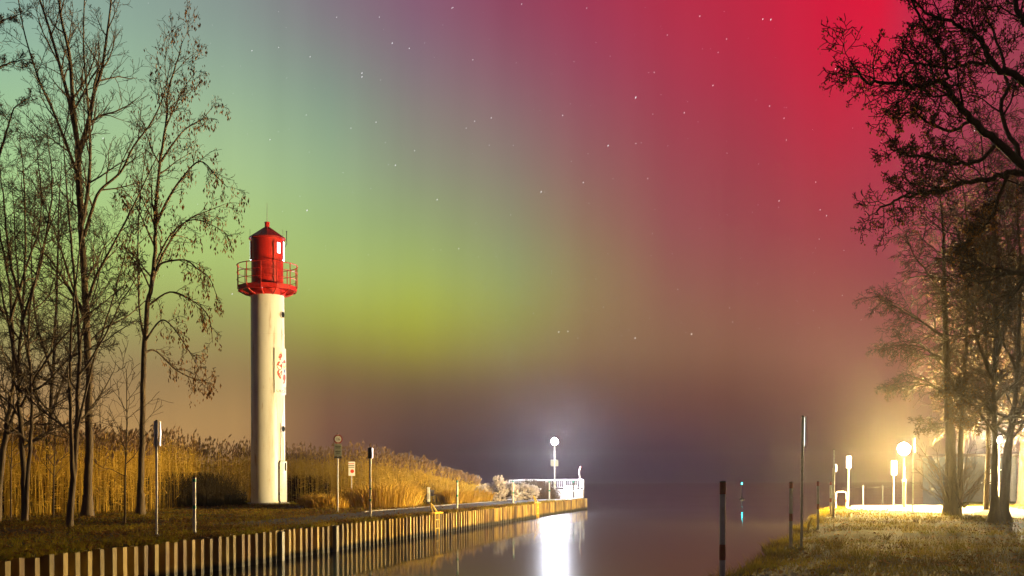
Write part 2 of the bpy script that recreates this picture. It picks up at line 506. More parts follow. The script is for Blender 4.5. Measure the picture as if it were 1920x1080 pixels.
# steel sheet piling, every pile its own piece
quay = empty('quay_wall', (quay_x(15.2), 15.2, 0), rz=-math.atan(QA), label='ochre steel sheet pile quay wall along the left side of the channel', cat='quay wall')
PITCH = 0.325
def pile_mesh():
    prof = [(0.0, -0.16), (0.14, -0.16), (0.176, 0.0), (0.288, 0.0), (0.325, -0.16)]   # (along, outward)
    th = 0.012
    top, bot = -0.02, -2.6
    mb = MB()
    n = len(prof)
    for (s, o) in prof:
        mb.v += [(o, s, top), (o, s, bot), (o - th, s, bot), (o - th, s, top)]
    for k in range(n - 1):
        a = 4 * k
        for i, j in ((0, 1), (1, 2), (2, 3), (3, 0)):
            mb.f.append((a + i, a + j, a + 4 + j, a + 4 + i))
    mb.f.append((0, 3, 2, 1)); a = 4 * (n - 1); mb.f.append((a, a + 1, a + 2, a + 3))
    me = mb.mesh('sheet_pile'); me.materials.append(M['pile'])
    return me
PM = pile_mesh()
s = -2.4
n_pile = 0
L_total = (Q_END - 15.2) / QDIR.y
while s < L_total - PITCH:
    o = bpy.data.objects.new('sheet_pile', PM); COL.objects.link(o)
    o.parent = quay
    o.location = (0.05 + U(-0.012, 0.012), s, U(-0.022, 0.014)); o.rotation_euler = (U(-.008, .008), U(-.006, .006), U(-.03, .03))
    s += PITCH; n_pile += 1
# closing sheet of the quay head
endw = MB()
endw.box(-6.2, 0.05, 0, 0.05, -2.6, -0.02)
o = endw.build('end_sheet', M['pile'], quay); o.location = (0, s + 0.005, 0)
# earth just behind the piles down to the bed
ear = MB(); ear.box(-0.6, -0.135, -3, s - 0.02, -2.6, -0.03)
ear.build('backfill', M['soil_l'], quay)
# dark bars added in place of the black gaps in the piling
def on_quay_D(px):
    k = (px - 960) / F
    return (6.86 + QA * 15.2) / (QA - k)
for px, lab in ((519, 'dark bar in place of a black gap in the quay wall below the lighthouse'), (622, 'dark bar in place of a black gap in the quay wall near the round sign')):
    D = on_quay_D(px)
    mb = MB(); mb.box(-0.06, 0.04, -0.075, 0.075, -2.4, -0.03)
    o = mb.build('dark_gap_bar', M['dark']); bevel(o, 0.015)
    o.location = (quay_x(D) + 0.10, D, 0); o.rotation_euler = (0, 0, -math.atan(QA))
    tag(o, lab, 'gap_bar', 'bars in place of dark gaps in the quay wall')

# ----------------------------------------------------------------------------- right bank
RA = 0.3125


def edge_x(D):
    return 1.25 + RA * (D - 8.75) + 0.10 * math.sin(D * 0.9) + 0.06 * math.sin(D * 2.3 + 1)


def sst(a, b, x):
    k = min(1, max(0, (x - a) / (b - a)))
    return k * k * (3 - 2 * k)


def right_far(t):
    """how far away (D) the land on the right reaches at t metres from the edge"""
    return 54 + sst(4, 16, t) * 60


def right_z(x, D, t):
    z = -0.20 * sst(40, 56, D) + 0.035 * fbm(x, D, 0.5) + 0.015 * fbm(x + 30, D, 2.0)
    z -= 0.10 * (1 - sst(0.0, 0.9, t))
    return z


def right_h(x, D):
    return right_z(x, D, x - edge_x(D))


def rfun(D, t):
    if t < 0:
        return Vector((edge_x(D) + t * 0.6, D, -0.12 + t * 3.0))
    x = edge_x(D) + t
    z = right_z(x, D, t)
    f = right_far(t)
    if D > f:
        z -= 1.6 * sst(f, f + 8, D)
    return Vector((x, D, z))


right_ground = grid_mesh('right_bank_ground', frange(-6, 56, 220) + frange(57, 125, 40), [-0.5, -0.2, 0.0, 0.15, 0.3, 0.5] + frange(0.8, 14, 50) + frange(15, 30, 20) + [40, 60, 90], rfun, M['soil_r'])

# the pale path: comes in from the right, widens to a small square below the lamp
def path_cx(D):
    return 14.6 - 0.10 * (D - 26) + 0.006 * (D - 26) ** 2
def path_hw(D):
    return 1.35 + 1.4 * sst(31, 40, D)
mb = MB()
pds = frange(20, 51, 70); pts_ = frange(-1, 1, 12)
for D in pds:
    for k in pts_:
        x = max(path_cx(D) + k * path_hw(D) * (1 + 0.02 * math.sin(D * 3)), edge_x(D) + 0.9 + 0.02 * (k + 1))
        mb.v.append((x, D, right_h(x, D) + 0.03 - 0.02 * abs(k) ** 6))
for i in range(len(pds) - 1):
    for j in range(len(pts_) - 1):
        a = i * 12 + j
        mb.f.append((a, a + 1, a + 13, a + 12))
tag(mb.build('right_bank_path', M['gravel'], smooth=True), kind='structure')


def on_path(x, D):
    return 20 < D < 51 and abs(x - path_cx(D)) < path_hw(D) * 0.97


# ----------------------------------------------------------------------------- grass, litter
def blades(name, pts, m, hlo, hhi, wid, label, cat, lean=0.5):
    v = []; f = []
    for p in pts:
        h = U(hlo, hhi); a = U(0, 2 * PI); w_ = wid * U(0.6, 1.3)
        la = U(0, 2 * PI); ll = h * U(0.1, lean) * 1.6
        i = len(v)
        dx, dy = math.cos(a) * w_, math.sin(a) * w_
        v += [(p[0] - dx, p[1] - dy, p[2] - 0.01), (p[0] + dx, p[1] + dy, p[2] - 0.01),
              (p[0] + math.cos(la) * ll, p[1] + math.sin(la) * ll, p[2] + h)]
        f.append((i, i + 1, i + 2))
    mb = MB(); mb.v = v; mb.f = f
    o = mb.build(name, m)
    return tag(o, label, cat, kind='stuff')


def leaves(name, pts, m, size, label, cat, flat=0.5):
    v = []; f = []
    for p in pts:
        a = U(0, 2 * PI); s_ = size * U(0.6, 1.4)
        t1 = Vector((math.cos(a), math.sin(a), U(-flat, flat))) * s_
        t2 = Vector((-math.sin(a), math.cos(a), U(-flat, flat))) * s_ * 0.6
        c = Vector(p)
        i = len(v)
        for q in (c - t1, c + t2, c + t1, c - t2):
            v.append((q.x, q.y, q.z))
        f.append((i, i + 1, i + 2, i + 3))
    mb = MB(); mb.v = v; mb.f = f
    return tag(mb.build(name, m), label, cat, kind='stuff')


pts = []
for _ in range(150000):
    D = 6.5 + 40 * U(0, 1) ** 1.7
    x = edge_x(D) + 15 * U(0, 1)
    if abs(x / D) > 0.50 or on_path(x, D):
        continue
    if fbm(x, D, 0.45) < U(-0.55, 0.35):
        continue
    pts.append((x, D, right_h(x, D)))
blades('right_bank_grass', pts, M['grass'], 0.03, 0.085, 0.006, 'short autumn grass on the right bank', 'grass', 0.7)
pts = []
for _ in range(9000):
    D = 5 + 50 * U(0, 1) ** 1.3
    t = abs(rng.gauss(0, 0.18)) - 0.08
    x = edge_x(D) + t
    pts.append((x, D, right_h(x, D) - 0.04))
blades('bank_edge_tufts', pts, M['grass'], 0.06, 0.19, 0.008, 'ragged dark grass tufts along the right bank edge', 'grass', 0.9)
pts = []
for _ in range(16000):
    D = 6.5 + 34 * U(0, 1) ** 1.5
    x = edge_x(D) + 0.1 + 14 * U(0, 1)
    if abs(x / D) > 0.5 or on_path(x, D) or fbm(x + 50, D, 0.5) < U(-0.7, 0.3):
        continue
    pts.append((x, D, right_h(x, D) + U(0.005, 0.05)))
leaves('right_bank_leaf_litter', pts, M['litter'], 0.028, 'brown fallen leaves scattered over the right bank grass', 'leaf litter')

pts = []
for _ in range(120000):
    D = 13 + 45 * U(0, 1) ** 1.3
    t = 0.06 + 22 * U(0, 1) ** 1.4
    if D > 25.5 and 0.5 < t < 2.85 and U(0, 1) > 0.02 + 0.5 * sst(34, 26, D):
        continue
    p = left_pt(D, t)
    if p.x / p.y < -0.52 or fbm(p.x, p.y, 0.5) < U(-0.8, 0.25):
        continue
    pts.append(p)
blades('left_bank_grass', pts, M['grass'], 0.04, 0.13, 0.008, 'sparse autumn grass under the left bank trees', 'grass', 0.8)
pts = []
for _ in range(42000):
    D = 12 + 36 * U(0, 1) ** 1.2
    t = 0.02 + 18 * U(0, 1) ** 1.3
    if D > 27 and 0.5 < t < 2.9 and U(0, 1) > 0.15:
        continue
    p = left_pt(D, t, U(0.01, 0.06))
    if p.x / p.y < -0.52:
        continue
    pts.append(p)
leaves('left_bank_leaf_litter', pts, M['litter'], 0.035, 'brown fallen leaves covering the ground of the left bank', 'leaf litter')

# taller tufts breaking up the right lawn, and grass hanging over the quay edge
pts = []
for _ in range(330):
    D = 7 + 26 * U(0, 1) ** 1.4
    x = edge_x(D) + .1 + 13 * U(0, 1)
    if abs(x / D) > .5 or on_path(x, D) or fbm(x + 20, D, .35) < U(-.5, .3):
        continue
    rr_ = U(.04, .14)
    for k in range(rng.randint(14, 40)):
        a_ = U(0, 2 * PI); q_ = rr_ * math.sqrt(U(0, 1)); xx, dd_ = x + math.cos(a_) * q_, D + math.sin(a_) * q_
        pts.append((xx, dd_, right_h(xx, dd_)))
blades('right_bank_tufts', pts, M['grass'], .07, .19, .007, 'taller grass tufts standing out of the right bank lawn', 'grass', .8)
pts = []
for _ in range(9000):
    D = 12 + 50 * U(0, 1) ** 1.5
    if fbm(D, 3.0, .8) < U(-.6, .4):
        continue
    pts.append(left_pt(D, U(-.06, .16), -.02))
blades('quay_edge_grass', pts, M['grass'], .03, .12, .007, 'ragged grass fringe hanging over the top of the quay wall', 'grass', 1.1)

# ----------------------------------------------------------------------------- reeds
def reed_field(name, pts, label):
    st = MB(); pl = MB()
    for (p, h) in pts:
        lx, ly = rng.gauss(0, 0.07) * h, rng.gauss(0, 0.05) * h
        a = U(0, 2 * PI); wd = U(0.006, 0.010)
        dx, dy = math.cos(a) * wd, math.sin(a) * wd
        mid = (p[0] + lx * 0.3, p[1] + ly * 0.3, p[2] + h * 0.55)
        top = (p[0] + lx, p[1] + ly, p[2] + h)
        i = len(st.v)
        st.v += [(p[0]-dx, p[1]-dy, p[2]), (p[0]+dx, p[1]+dy, p[2]), (mid[0]+dx*.8, mid[1]+dy*.8, mid[2]), (mid[0]-dx*.8, mid[1]-dy*.8, mid[2]),
                 (top[0]+dx*.4, top[1]+dy*.4, top[2]), (top[0]-dx*.4, top[1]-dy*.4, top[2])]
        st.f += [(i, i+1, i+2, i+3), (i+3, i+2, i+4, i+5)]
        for q in range(3):
            k = U(0.15, 0.9); b = (p[0] + lx * k * k, p[1] + ly * k * k, p[2] + h * k)
            an = U(0, 2 * PI); ln = U(0.25, 0.6); rise = U(-0.1, 0.35)
            e = (b[0] + math.cos(an) * ln * .6, b[1] + math.sin(an) * ln * .6, b[2] + rise)
            i = len(st.v); wv = 0.012
            st.v += [(b[0], b[1], b[2] - wv), (b[0], b[1], b[2] + wv * 1.5), e]
            st.f.append((i, i+1, i+2))
        if U(0, 1) < 0.6:
            dirx = U(-1, 1) * 0.10 + 0.03; diry = U(-1, 1) * 0.06
            for q in range(4):
                i = len(pl.v); s0 = U(0, 0.12); ww = U(0.02, 0.045); hh = U(0.12, 0.24)
                an = U(0, 2 * PI)
                c = (top[0] + dirx * q * .25, top[1] + diry * q * .25, top[2] - 0.05 + s0)
                pl.v += [c, (c[0] + math.cos(an)*ww + dirx*.4, c[1] + math.sin(an)*ww, c[2] + hh*.5), (c[0] + dirx, c[1] + diry, c[2] + hh),
                         (c[0] - math.cos(an)*ww + dirx*.4, c[1] - math.sin(an)*ww, c[2] + hh*.45)]
                pl.f.append((i, i+1, i+2, i+3))
    o = st.build(name, M['reed']); tag(o, label, 'reeds', kind='stuff')
    p_ = pl.build('plume', M['plume'], o); p_['kind'] = 'stuff'
    return o


def reed_front(x):
    """front edge (D) of the reed belt as a function of X"""
    return 44.5 + 0.30 * (x + 14) + 0.8 * math.sin(x * 0.7)


reeds = []
tries = 0
while len(reeds) < 15000 and tries < 90000:
    tries += 1
    D = 34 + 50 * U(0, 1)
    x = U(-40, 2.5)
    if x / D < -0.5 or x / D > 0.1:
        continue
    # inland distance from the quay
    t = -(x - quay_x(D)) * QDIR.y
    lim = 3.6 + 1.0 * math.sin(D * 0.5) + (6.0 * sst(50, 42, D)) + 3.0 * sst(40, 34, D)
    if t < lim:
        continue
    # keep clear of the lighthouse forecourt
    dx, dy = x + 11.5, D - 53.3
    if dx * dx + dy * dy < 3.4 ** 2 or (abs(dx - (53.3 - D) * 0.1) < 2.6 and D < 53.3):
        continue
    if x > -12.5 and D < 53.3 - (x + 11.4) * 0.45 + 1.6:      # open grass towards the quay
        continue
    if t > lim + 14 and U(0, 1) < 0.6:
        continue
    h = 2.9 + 0.5 * fbm(x, D, 0.25) + U(-0.45, 0.35)
    h *= 1 - 0.45 * sst(52, 66, D) * (1 - sst(lim + 3, lim + 16, t))
    h *= 0.62 + 0.38 * sst(0, 2.2, t - lim)
    if D > 70: 
        h *= 0.7
    pxr = 960 + F * x / D
    if pxr > 895:
        continue
    hm_ = np.interp(pxr, [540, 620, 700, 800, 850, 895], [3.3, 2.95, 2.6, 1.95, 1.5, 1.1])
    h = min(h, hm_ * U(.72, 1.05))
    reeds.append(((x, D, -0.05), h))
reed_field('reed_belt', reeds, 'tall dry golden reeds with dark plumes behind the lighthouse')

# straw tussocks in front of the reeds right of the lighthouse
def tussock(loc, r, h, n, m, label):
    mb = MB()
    for _ in range(n):
        a = U(0, 2 * PI); rr = r * math.sqrt(U(0, 1))
        b = Vector((math.cos(a) * rr, math.sin(a) * rr * 0.7, 0))
        out = Vector((math.cos(a), math.sin(a), 0)) * U(0.1, 0.55) * h + Vector((U(-.2, .2), U(-.2, .2), 0)) * h
        hh = h * U(0.6, 1.05) * (1 - 0.35 * (rr / r) ** 2)
        c = b + out * 0.35 + Vector((0, 0, hh * 0.7)); e = b + out + Vector((0, 0, hh * U(0.75, 1.0)))
        wd = U(0.006, 0.012); an = U(0, 2 * PI)
        d = Vector((math.cos(an), math.sin(an), 0)) * wd
        i = len(mb.v)
        mb.v += [tuple(b - d), tuple(b + d), tuple(c + d), tuple(c - d), tuple(e)]
        mb.f += [(i, i+1, i+2, i+3), (i+3, i+2, i+4)]
    o = mb.build('straw_tussock', m, loc=loc)
    return tag(o, label, 'grass tussock', 'straw tussocks along the quay path')

tus = [(590, 947, 0.7, 0.7, 'low straw tussock just right of the lighthouse base'),
       (612, 952, 0.8, 0.75, 'straw tussock behind the pole of the round sign'),
       (668, 950, 0.9, 0.95, 'straw tussock beside the small red marked sign'),
       (715, 951, 1.3, 1.35, 'broad bright straw tussock right of the dark capped post'),
       (742, 949, 0.9, 1.4, 'tall bright straw tussock in the middle of the path edge'),
       (764, 947, 0.6, 1.1, 'straw tussock just left of the white pedestal'),
       (846, 945, 0.45, 1.0, 'straw tussock between the white pedestal and the banded post'),
       (876, 943.5, 0.8, 0.95, 'straw tussock right of the banded post'),
       (898, 941, 0.6, 0.8, 'last straw tussock, left of the pale shrub')]
for px, py, r, h, lab in tus:
    D = F / (py - 903); p = Vector(((px - 960) / F * D, D, -0.02))
    t = -(p.x - quay_x(D)) * QDIR.y
    if t < 3.0 + r * 0.7:
        p += QIN * (3.0 + r * 0.7 - t)
    tussock(p, r, h, 900, M['straw'], lab)

# dark thickets added in place of the shade at the foot of the reeds
def dark_growth(loc, rx, ry, h, n, label, m=None, name='shade_thicket', cat='dark_growth', group='thickets added as reed shade'):
    mb = MB()
    for _ in range(int(n * 0.12)):
        a = U(0, 2*PI); b = Vector((math.cos(a) * rx * U(0, .8), math.sin(a) * ry * U(0, .8), 0))
        d = Vector((U(-1, 1), U(-1, 1), 0)).normalized() * U(.3, .9)
        hh = h * U(.6, 1.1)
        mb.tube([b, b + d * .3 + Vector((0, 0, hh * .75)), b + d * .7 + Vector((0, 0, hh)), b + d + Vector((0, 0, hh * .7))], [.008, .006, .005, .003], 3, False)
    for _ in range(int(n * .5)):
        a = U(0, 2*PI); q = math.sqrt(U(0, 1)); b = Vector((math.cos(a) * rx * q, math.sin(a) * ry * q, 0)); hh = h * U(.5, 1.25) * (1 - .3 * q * q)
        d = Vector((U(-.008, .008), U(-.008, .008), 0)); e_ = b + Vector((rng.gauss(0, .1) * hh, rng.gauss(0, .1) * hh, hh)); i = len(mb.v)
        mb.v += [tuple(b - d), tuple(b + d), tuple(e_)]; mb.f.append((i, i+1, i+2))
    for _ in range(int(n * .16)):
        a = U(0, 2 * PI); rr = math.sqrt(U(0, 1))
        x, y = math.cos(a) * rr * rx, math.sin(a) * rr * ry
        z = U(0.05, 1) * h * (1 - 0.5 * rr * rr) * (0.75 + 0.4 * fbm(x + loc[0], y + loc[1], 0.9))
        s_ = U(.03, .07); n1 = Vector((U(-1, 1), U(-1, 1), U(-1, 1))).normalized() * s_; n2 = n1.orthogonal() * 0.7
        c = Vector((x, y, max(z, .03))); i = len(mb.v)
        for q in (c - n1, c + n2, c + n1, c - n2):
            mb.v.append(tuple(q))
        mb.f.append((i, i+1, i+2, i+3))
    o = mb.build(name, m or M['dark_growth'], loc=loc)
    return tag(o, label, cat, group)

for px, D, rx, ry, h, lab in ((210, 44.5, 2.4, 1.2, 1.2, 'dark thicket added as reed shade behind the thin sapling'),
                              (320, 47.0, 2.2, 1.2, 1.35, 'dark thicket added as reed shade behind the tall twin plate pole'),
                              (255, 45.5, 2.0, 1.0, 1.3, 'dark thicket added as reed shade between the leafy tree and the thin sapling'),
                              (390, 49.5, 1.7, 1.0, 1.35, 'dark thicket added as reed shade left of the lighthouse foot'),
                              (572, 59.0, 1.6, 0.9, 1.3, 'dark thicket added as reed shade right of the lighthouse door'),
                              (70, 40.0, 3.0, 1.4, 1.2, 'dark thicket added as reed shade behind the leftmost trunks')):
    dark_growth(Vector(((px - 960) / F * D, D, 0)), rx, ry, h, 4200, lab)

# ----------------------------------------------------------------------------- lighthouse
LX, LD = -11.42, 53.3
LT = empty('lighthouse', (LX, LD, 0), rz=math.atan2(-LX, LD), label='white cylindrical lighthouse tower with red lantern room and railed gallery', cat='lighthouse')
TR = 0.79
mb = MB(); mb.lathe([(0.98, -0.1), (0.98, 0.05), (0.95, 0.07)], 40); mb.build('plinth', M['concrete'], LT)
mb = MB(); mb.lathe([(TR, 0.06), (TR, 2.5), (TR - .008, 5.3), (TR - .016, 9.9)], 72)
wnormal(mb.build('tower_shaft', M['white'], LT))
for z in (2.62, 5.28, 7.9):
    mb = MB(); mb.lathe([(TR - .02, z - .018), (TR + .004, z - .014), (TR + .004, z + .014), (TR - .02, z + .018)], 64, False)
    wnormal(mb.build('weld_seam', M['white'], LT))
# thin ribs added to make the vertical highlight streaks down the shaft
for ph in (46, 60):
    mb = MB(); p = R(ph); rr = TR + 0.022
    mb.tube([(rr * math.sin(p), -rr * math.cos(p), 0.06), (rr * math.sin(p), -rr * math.cos(p), 3.78 if ph == 46 else 5.05)], 0.02, 8)
    wnormal(mb.build('highlight_rib', M['white'], LT))


def rounded_shell(r0, r1, ph0, ph1, z0, z1, cr, n=14):
    """curved plate with rounded upper and lower corners"""
    mb = MB()
    arc = R(ph1 - ph0) * r1
    cols = []
    for k in range(n + 1):
        u = k / n
        d = min(u, 1 - u) * arc
        ins = 0 if d >= cr else cr - math.sqrt(max(0, cr * cr - (cr - d) ** 2))
        p = R(ph0 + (ph1 - ph0) * u)
        cols.append((p, z0 + ins, z1 - ins))
    for p, a, b in cols:
        sx, cy = math.sin(p), -math.cos(p)
        mb.v += [(r0*sx, r0*cy, a), (r1*sx, r1*cy, a), (r1*sx, r1*cy, b), (r0*sx, r0*cy, b)]
    for k in range(n):
        o = 4 * k
        for a, b in ((0, 1), (1, 2), (2, 3), (3, 0)):
            mb.f.append((o + a, o + b, o + 4 + b, o + 4 + a))
    mb.f.append((0, 3, 2, 1)); o = 4 * n; mb.f.append((o, o+1, o+2, o+3))
    return mb

# entrance door at the foot
rounded_shell(TR - .01, TR + .03, 35, 88, 0.07, 2.02, 0.10).build('door_frame', M['seal'], LT)
dr = rounded_shell(TR + .01, TR + .075, 38, 85, 0.09, 1.99, 0.09).build('door', M['white_plain'], LT)
rounded_shell(TR + .07, TR + .08, 62, 70, 1.55, 1.92, 0.01, 4).build('door_pane', M['glass_dark'], dr)
mb = MB(); p = R(79); rr = TR + .10
mb.tube([(rr*math.sin(p), -rr*math.cos(p), .95), (rr*math.sin(p), -rr*math.cos(p), 1.12)], 0.014, 6); mb.build('door_handle', M['dark'], dr)
for z in (.42, 1.62):
    mb = MB(); p = R(36.5); rr = TR + .05
    mb.tube([(rr*math.sin(p), -rr*math.cos(p), z), (rr*math.sin(p), -rr*math.cos(p), z + .14)], 0.022, 8); mb.build('hinge', M['dark'], dr)
# portholes
for ph, z in ((57, 8.82), (56, 3.5)):
    p = R(ph); ax = Vector((math.sin(p), -math.cos(p), 0)); c = ax * (TR - .03) + Vector((0, 0, z))
    mb = MB(); mb.tube([c, c + ax * .075], [.165, .165], 20); wn_ = wnormal(mb.build('porthole', M['white_plain'], LT))
    mb = MB(); mb.tube([c + ax * .07, c + ax * .082], [.135, .135], 20); mb.build('porthole_glass', M['glass_dark'], wn_)

# town sign wrapped round the shaft, with crest and lettering
SZ0, SZ1 = 5.12, 7.26
SR = TR + 0.055
PH0, PH1 = 21.5, 160.0
PHC = (PH0 + PH1) / 2
sg = MB().curved(SR - .012, SR, PH0, PH1, SZ0, SZ1, 28).build('town_sign', M['sign_face'], LT)
MB().curved(TR - .01, SR - .014, PH0 + .4, PH0 + 2.6, SZ0 + .05, SZ1 - .05, 2).build('sign_batten', M['seal'], sg)


def wrap_poly(pts, name, m, lift=0.004, parent=sg, mirror=False):
    """flat print: outline in (metres along the arc from the sign's centre, z), wrapped on the sign"""
    mb = MB(); r = SR + lift
    # resample as fan
    out = []
    for (a, z) in pts:
        ph = R(PHC) + (-a if mirror else a) / SR
        out.append((r * math.sin(ph), -r * math.cos(ph), z))
    if mirror:
        out.reverse()
    mb.poly(out)
    return mb.build(name, m, parent)


def crop2sign(x, y):
    lat = (0.37 + 0.63 * (x - 143) / 150.0) * SR
    ph = math.asin(max(-1, min(0.9999, lat / SR)))
    return ((ph - R(PHC)) * SR, SZ1 - (y - 85) / 805.0 * (SZ1 - SZ0))


ART = [
    ('print_red', [(208,190),(230,185),(242,215),(236,245),(222,270),(220,310),(204,300),(206,270),(192,270),(194,235)]),
    ('print_yellow', [(218,160),(228,155),(236,190),(222,192)]),
    ('print_red', [(184,335),(206,322),(212,350),(196,370),(205,400),(232,360),(240,395),(238,440),(222,470),(196,478),(176,440),(166,395)]),
    ('print_red', [(184,480),(206,478),(196,515),(206,540),(230,482),(240,500),(234,545),(216,585),(226,600),(213,640),(196,600),(178,560),(172,515)]),
    ('print_red', [(250,340),(258,300),(268,285),(280,300),(284,340),(268,350)]),
    ('print_yellow', [(250,352),(284,348),(286,400),(272,430),(256,425),(248,395)]),
    ('print_blue', [(234,330),(248,330),(250,360),(240,356)]),
    ('print_blue', [(256,430),(282,430),(280,470),(275,515),(262,512)]),
    ('print_red', [(254,560),(268,535),(282,560),(284,610),(276,640),(272,690),(262,712),(250,704),(258,660),(248,620)]),
]
for k, (mname, pl) in enumerate(ART):
    q = [crop2sign(x, y) for x, y in pl]
    wrap_poly(q, 'crest_print', M[mname], 0.004 + 0.0006 * (k % 3))
    wrap_poly(q, 'crest_print', M[mname], 0.004 + 0.0006 * (k % 3), mirror=True)


def text_mesh(txt, size):
    cu = bpy.data.curves.new('lettering', 'FONT'); cu.body = txt; cu.size = size; cu.align_x = 'CENTER'
    cu.resolution_u = 3
    o = bpy.data.objects.new('tmp_text', cu); COL.objects.link(o)
    dg = bpy.context.evaluated_depsgraph_get(); dg.update()
    me = bpy.data.meshes.new_from_object(o.evaluated_get(dg))
    bpy.data.objects.remove(o)
    return me


def letters_on_sign(txt, size, z, fit):
    me = text_mesh(txt, size)
    xs = [v.co.x for v in me.vertices]; wdt = max(xs) - min(xs); sc = fit / wdt
    for v in me.vertices:
        ph = R(PHC) + v.co.x * sc / SR
        v.co = Vector(((SR + .005) * math.sin(ph), -(SR + .005) * math.cos(ph), z + v.co.y))
    me.materials.append(M['print_black'])
    o = bpy.data.objects.new('lettering', me); COL.objects.link(o); o.parent = sg

letters_on_sign('SEEBAD', 0.17, 5.34, 0.95)
letters_on_sign('UECKERMÜNDE', 0.17, 5.19, 1.86)

# gallery
GZ, GR = 10.06, 1.36
gal = MB()
NP = 12
PHP = [-12 + 30 * k for k in range(NP)]
def pol(r, ph, z):
    p = R(ph); return Vector((r * math.sin(p), -r * math.cos(p), z))
top_ = [tuple(pol(GR, ph, GZ)) for ph in PHP]; bot_ = [tuple(pol(GR, ph, GZ - .05)) for ph in PHP]
gal.v = top_ + bot_
gal.f = [tuple(range(NP)), tuple(reversed(range(NP, 2 * NP)))] + [(k, k + NP, (k + 1) % NP + NP, (k + 1) % NP) for k in range(NP)]
gal.build('gallery_deck', M['red'], LT)
mb = MB()
for k in range(NP):
    a, b = pol(GR + .008, PHP[k], 0), pol(GR + .008, PHP[(k + 1) % NP], 0)
    i = len(mb.v)
    d = (pol(1, PHP[k] + 15, 0)) * .012
    for q in (a, b, b + d, a + d):
        mb.v.append((q.x, q.y, GZ - .12))
    for q in (a, b, b + d, a + d):
        mb.v.append((q.x, q.y, GZ + .10))
    mb.f += [(i, i+1, i+5, i+4), (i+1, i+2, i+6, i+5), (i+2, i+3, i+7, i+6), (i+3, i, i+4, i+7), (i+4, i+5, i+6, i+7), (i+3, i+2, i+1, i)]
mb.build('toe_plate', M['red'], LT)
mb = MB(); mb.lathe([(TR + .03, 9.72), (TR + .05, 9.74), (TR + .05, 9.98), (TR + .03, 10.0)], 48, False); mb.build('collar', M['red'], LT)
for ph in PHP:
    mb = MB()
    mb.tube([pol(TR - .02, ph, 9.74), pol(1.02, ph, 9.80), pol(1.26, ph, 9.93), pol(GR + .03, ph, 10.12)], [.035, .032, .03, .026], 6)
    mb.build('bracket', M['red'], LT)
    mb = MB(); mb.tube([pol(GR + .03, ph, 10.08), pol(GR + .03, ph, 11.14)], .022, 8); mb.build('rail_post', M['red'], LT)
for z, r in ((11.14, .022), (10.80, .014), (10.46, .014)):
    mb = MB(); pts = [pol(GR + .03, -12 + 5 * k, z) for k in range(73)]
    mb.tube(pts, r, 6, False); mb.build('gallery_rail', M['red'], LT)

# lantern room
LR = 0.735
LZ0, LZ1 = GZ, 12.40
def shell(ph0, ph1, z0, z1, name, m, r0=LR - .03, r1=LR, parent=LT, n=None):
    return MB().curved(r0, r1, ph0, ph1, z0, z1, n or max(3, int(abs(ph1 - ph0) / 5))).build(name, m, parent, smooth=False)
lan = MB()
WINS = [(-118, -80), (66, 118)]
WZ0, WZ1 = 11.40, 12.27
# wall ring below and above the windows, and piers between
lan.curved(LR - .03, LR, -180, 180, LZ0, WZ0, 72)
lan.curved(LR - .03, LR, -180, 180, WZ1, LZ1, 72)
for a, b in ((-180, -118), (-80, 66), (118, 180)):
    lan.curved(LR - .03, LR, a, b, WZ0, WZ1, max(6, int((b - a) / 5)))
wnormal(lan.build('lantern_room', M['red'], LT))
for a, b in WINS:
    pane = shell(a, b, WZ0 + .01, WZ1 - .01, 'lantern_window', M['lit_glass'], LR - .02, LR + .055)
    for e in (a, b):
        shell(e - 1.2, e + 1.2, WZ0, WZ1, 'window_frame', M['red'], LR - .01, LR + .06, pane, 2)
ld = rounded_shell(LR, LR + .045, 22, 62, 10.28, 12.26, 0.12).build('lantern_door', M['red'], LT)
rounded_shell(LR, LR + .012, 19.5, 22.4, 10.3, 12.24, 0.0, 3).build('door_seal', M['seal'], ld)
for z0, z1 in ((11.66, 11.90), (11.93, 12.15)):
    MB().curved(LR + .042, LR + .05, 36, 49, z0, z1, 4).build('door_pane', M['lit_glass'], ld)
for z in (10.5, 11.2, 11.95):
    mb = MB(); mb.tube([pol(LR + .04, 20.5, z), pol(LR + .04, 20.5, z + .12)], .02, 6); mb.build('hinge', M['dark'], ld)
# roof
mb = MB(); mb.lathe([(.78, 12.385), (.85, 12.39), (.85, 12.425), (.48, 12.70), (.14, 12.93)], 28)
rf = mb.build('roof', M['red_roof'], LT)
for k in range(14):
    ph = k * 360 / 14
    mb = MB(); mb.tube([pol(.85, ph, 12.432), pol(.15, ph, 12.935)], .012, 4); mb.build('roof_rib', M['red_roof'], rf)
mb = MB(); mb.lathe([(.11, 12.88), (.11, 13.17), (.125, 13.17), (.125, 13.20)], 16); wnormal(mb.build('vent_cap', M['red'], rf))
mb = MB(); mb.tube([(0, 0, 13.19), (0, 0, 14.1)], [.014, .006], 6); mb.build('lightning_rod', M['galv'], rf)
mb = MB(); mb.tube([pol(.80, 83, 12.02), pol(.90, 83, 12.18), pol(.90, 83, 12.75)], .018, 6).tube([pol(.90, 83, 12.75), pol(.90, 83, 12.80)], .03, 6); mb.build('antenna', M['dark'], LT)
mb = MB(); mb.tube([pol(.82, -72, 12.4), pol(.82, -72, 12.78)], .008, 5); mb.build('antenna', M['galv'], LT)
mb = MB(); mb.tube([pol(.82, 60, 12.4), pol(.82, 60, 12.78)], .01, 5); mb.build('antenna', M['galv'], LT)

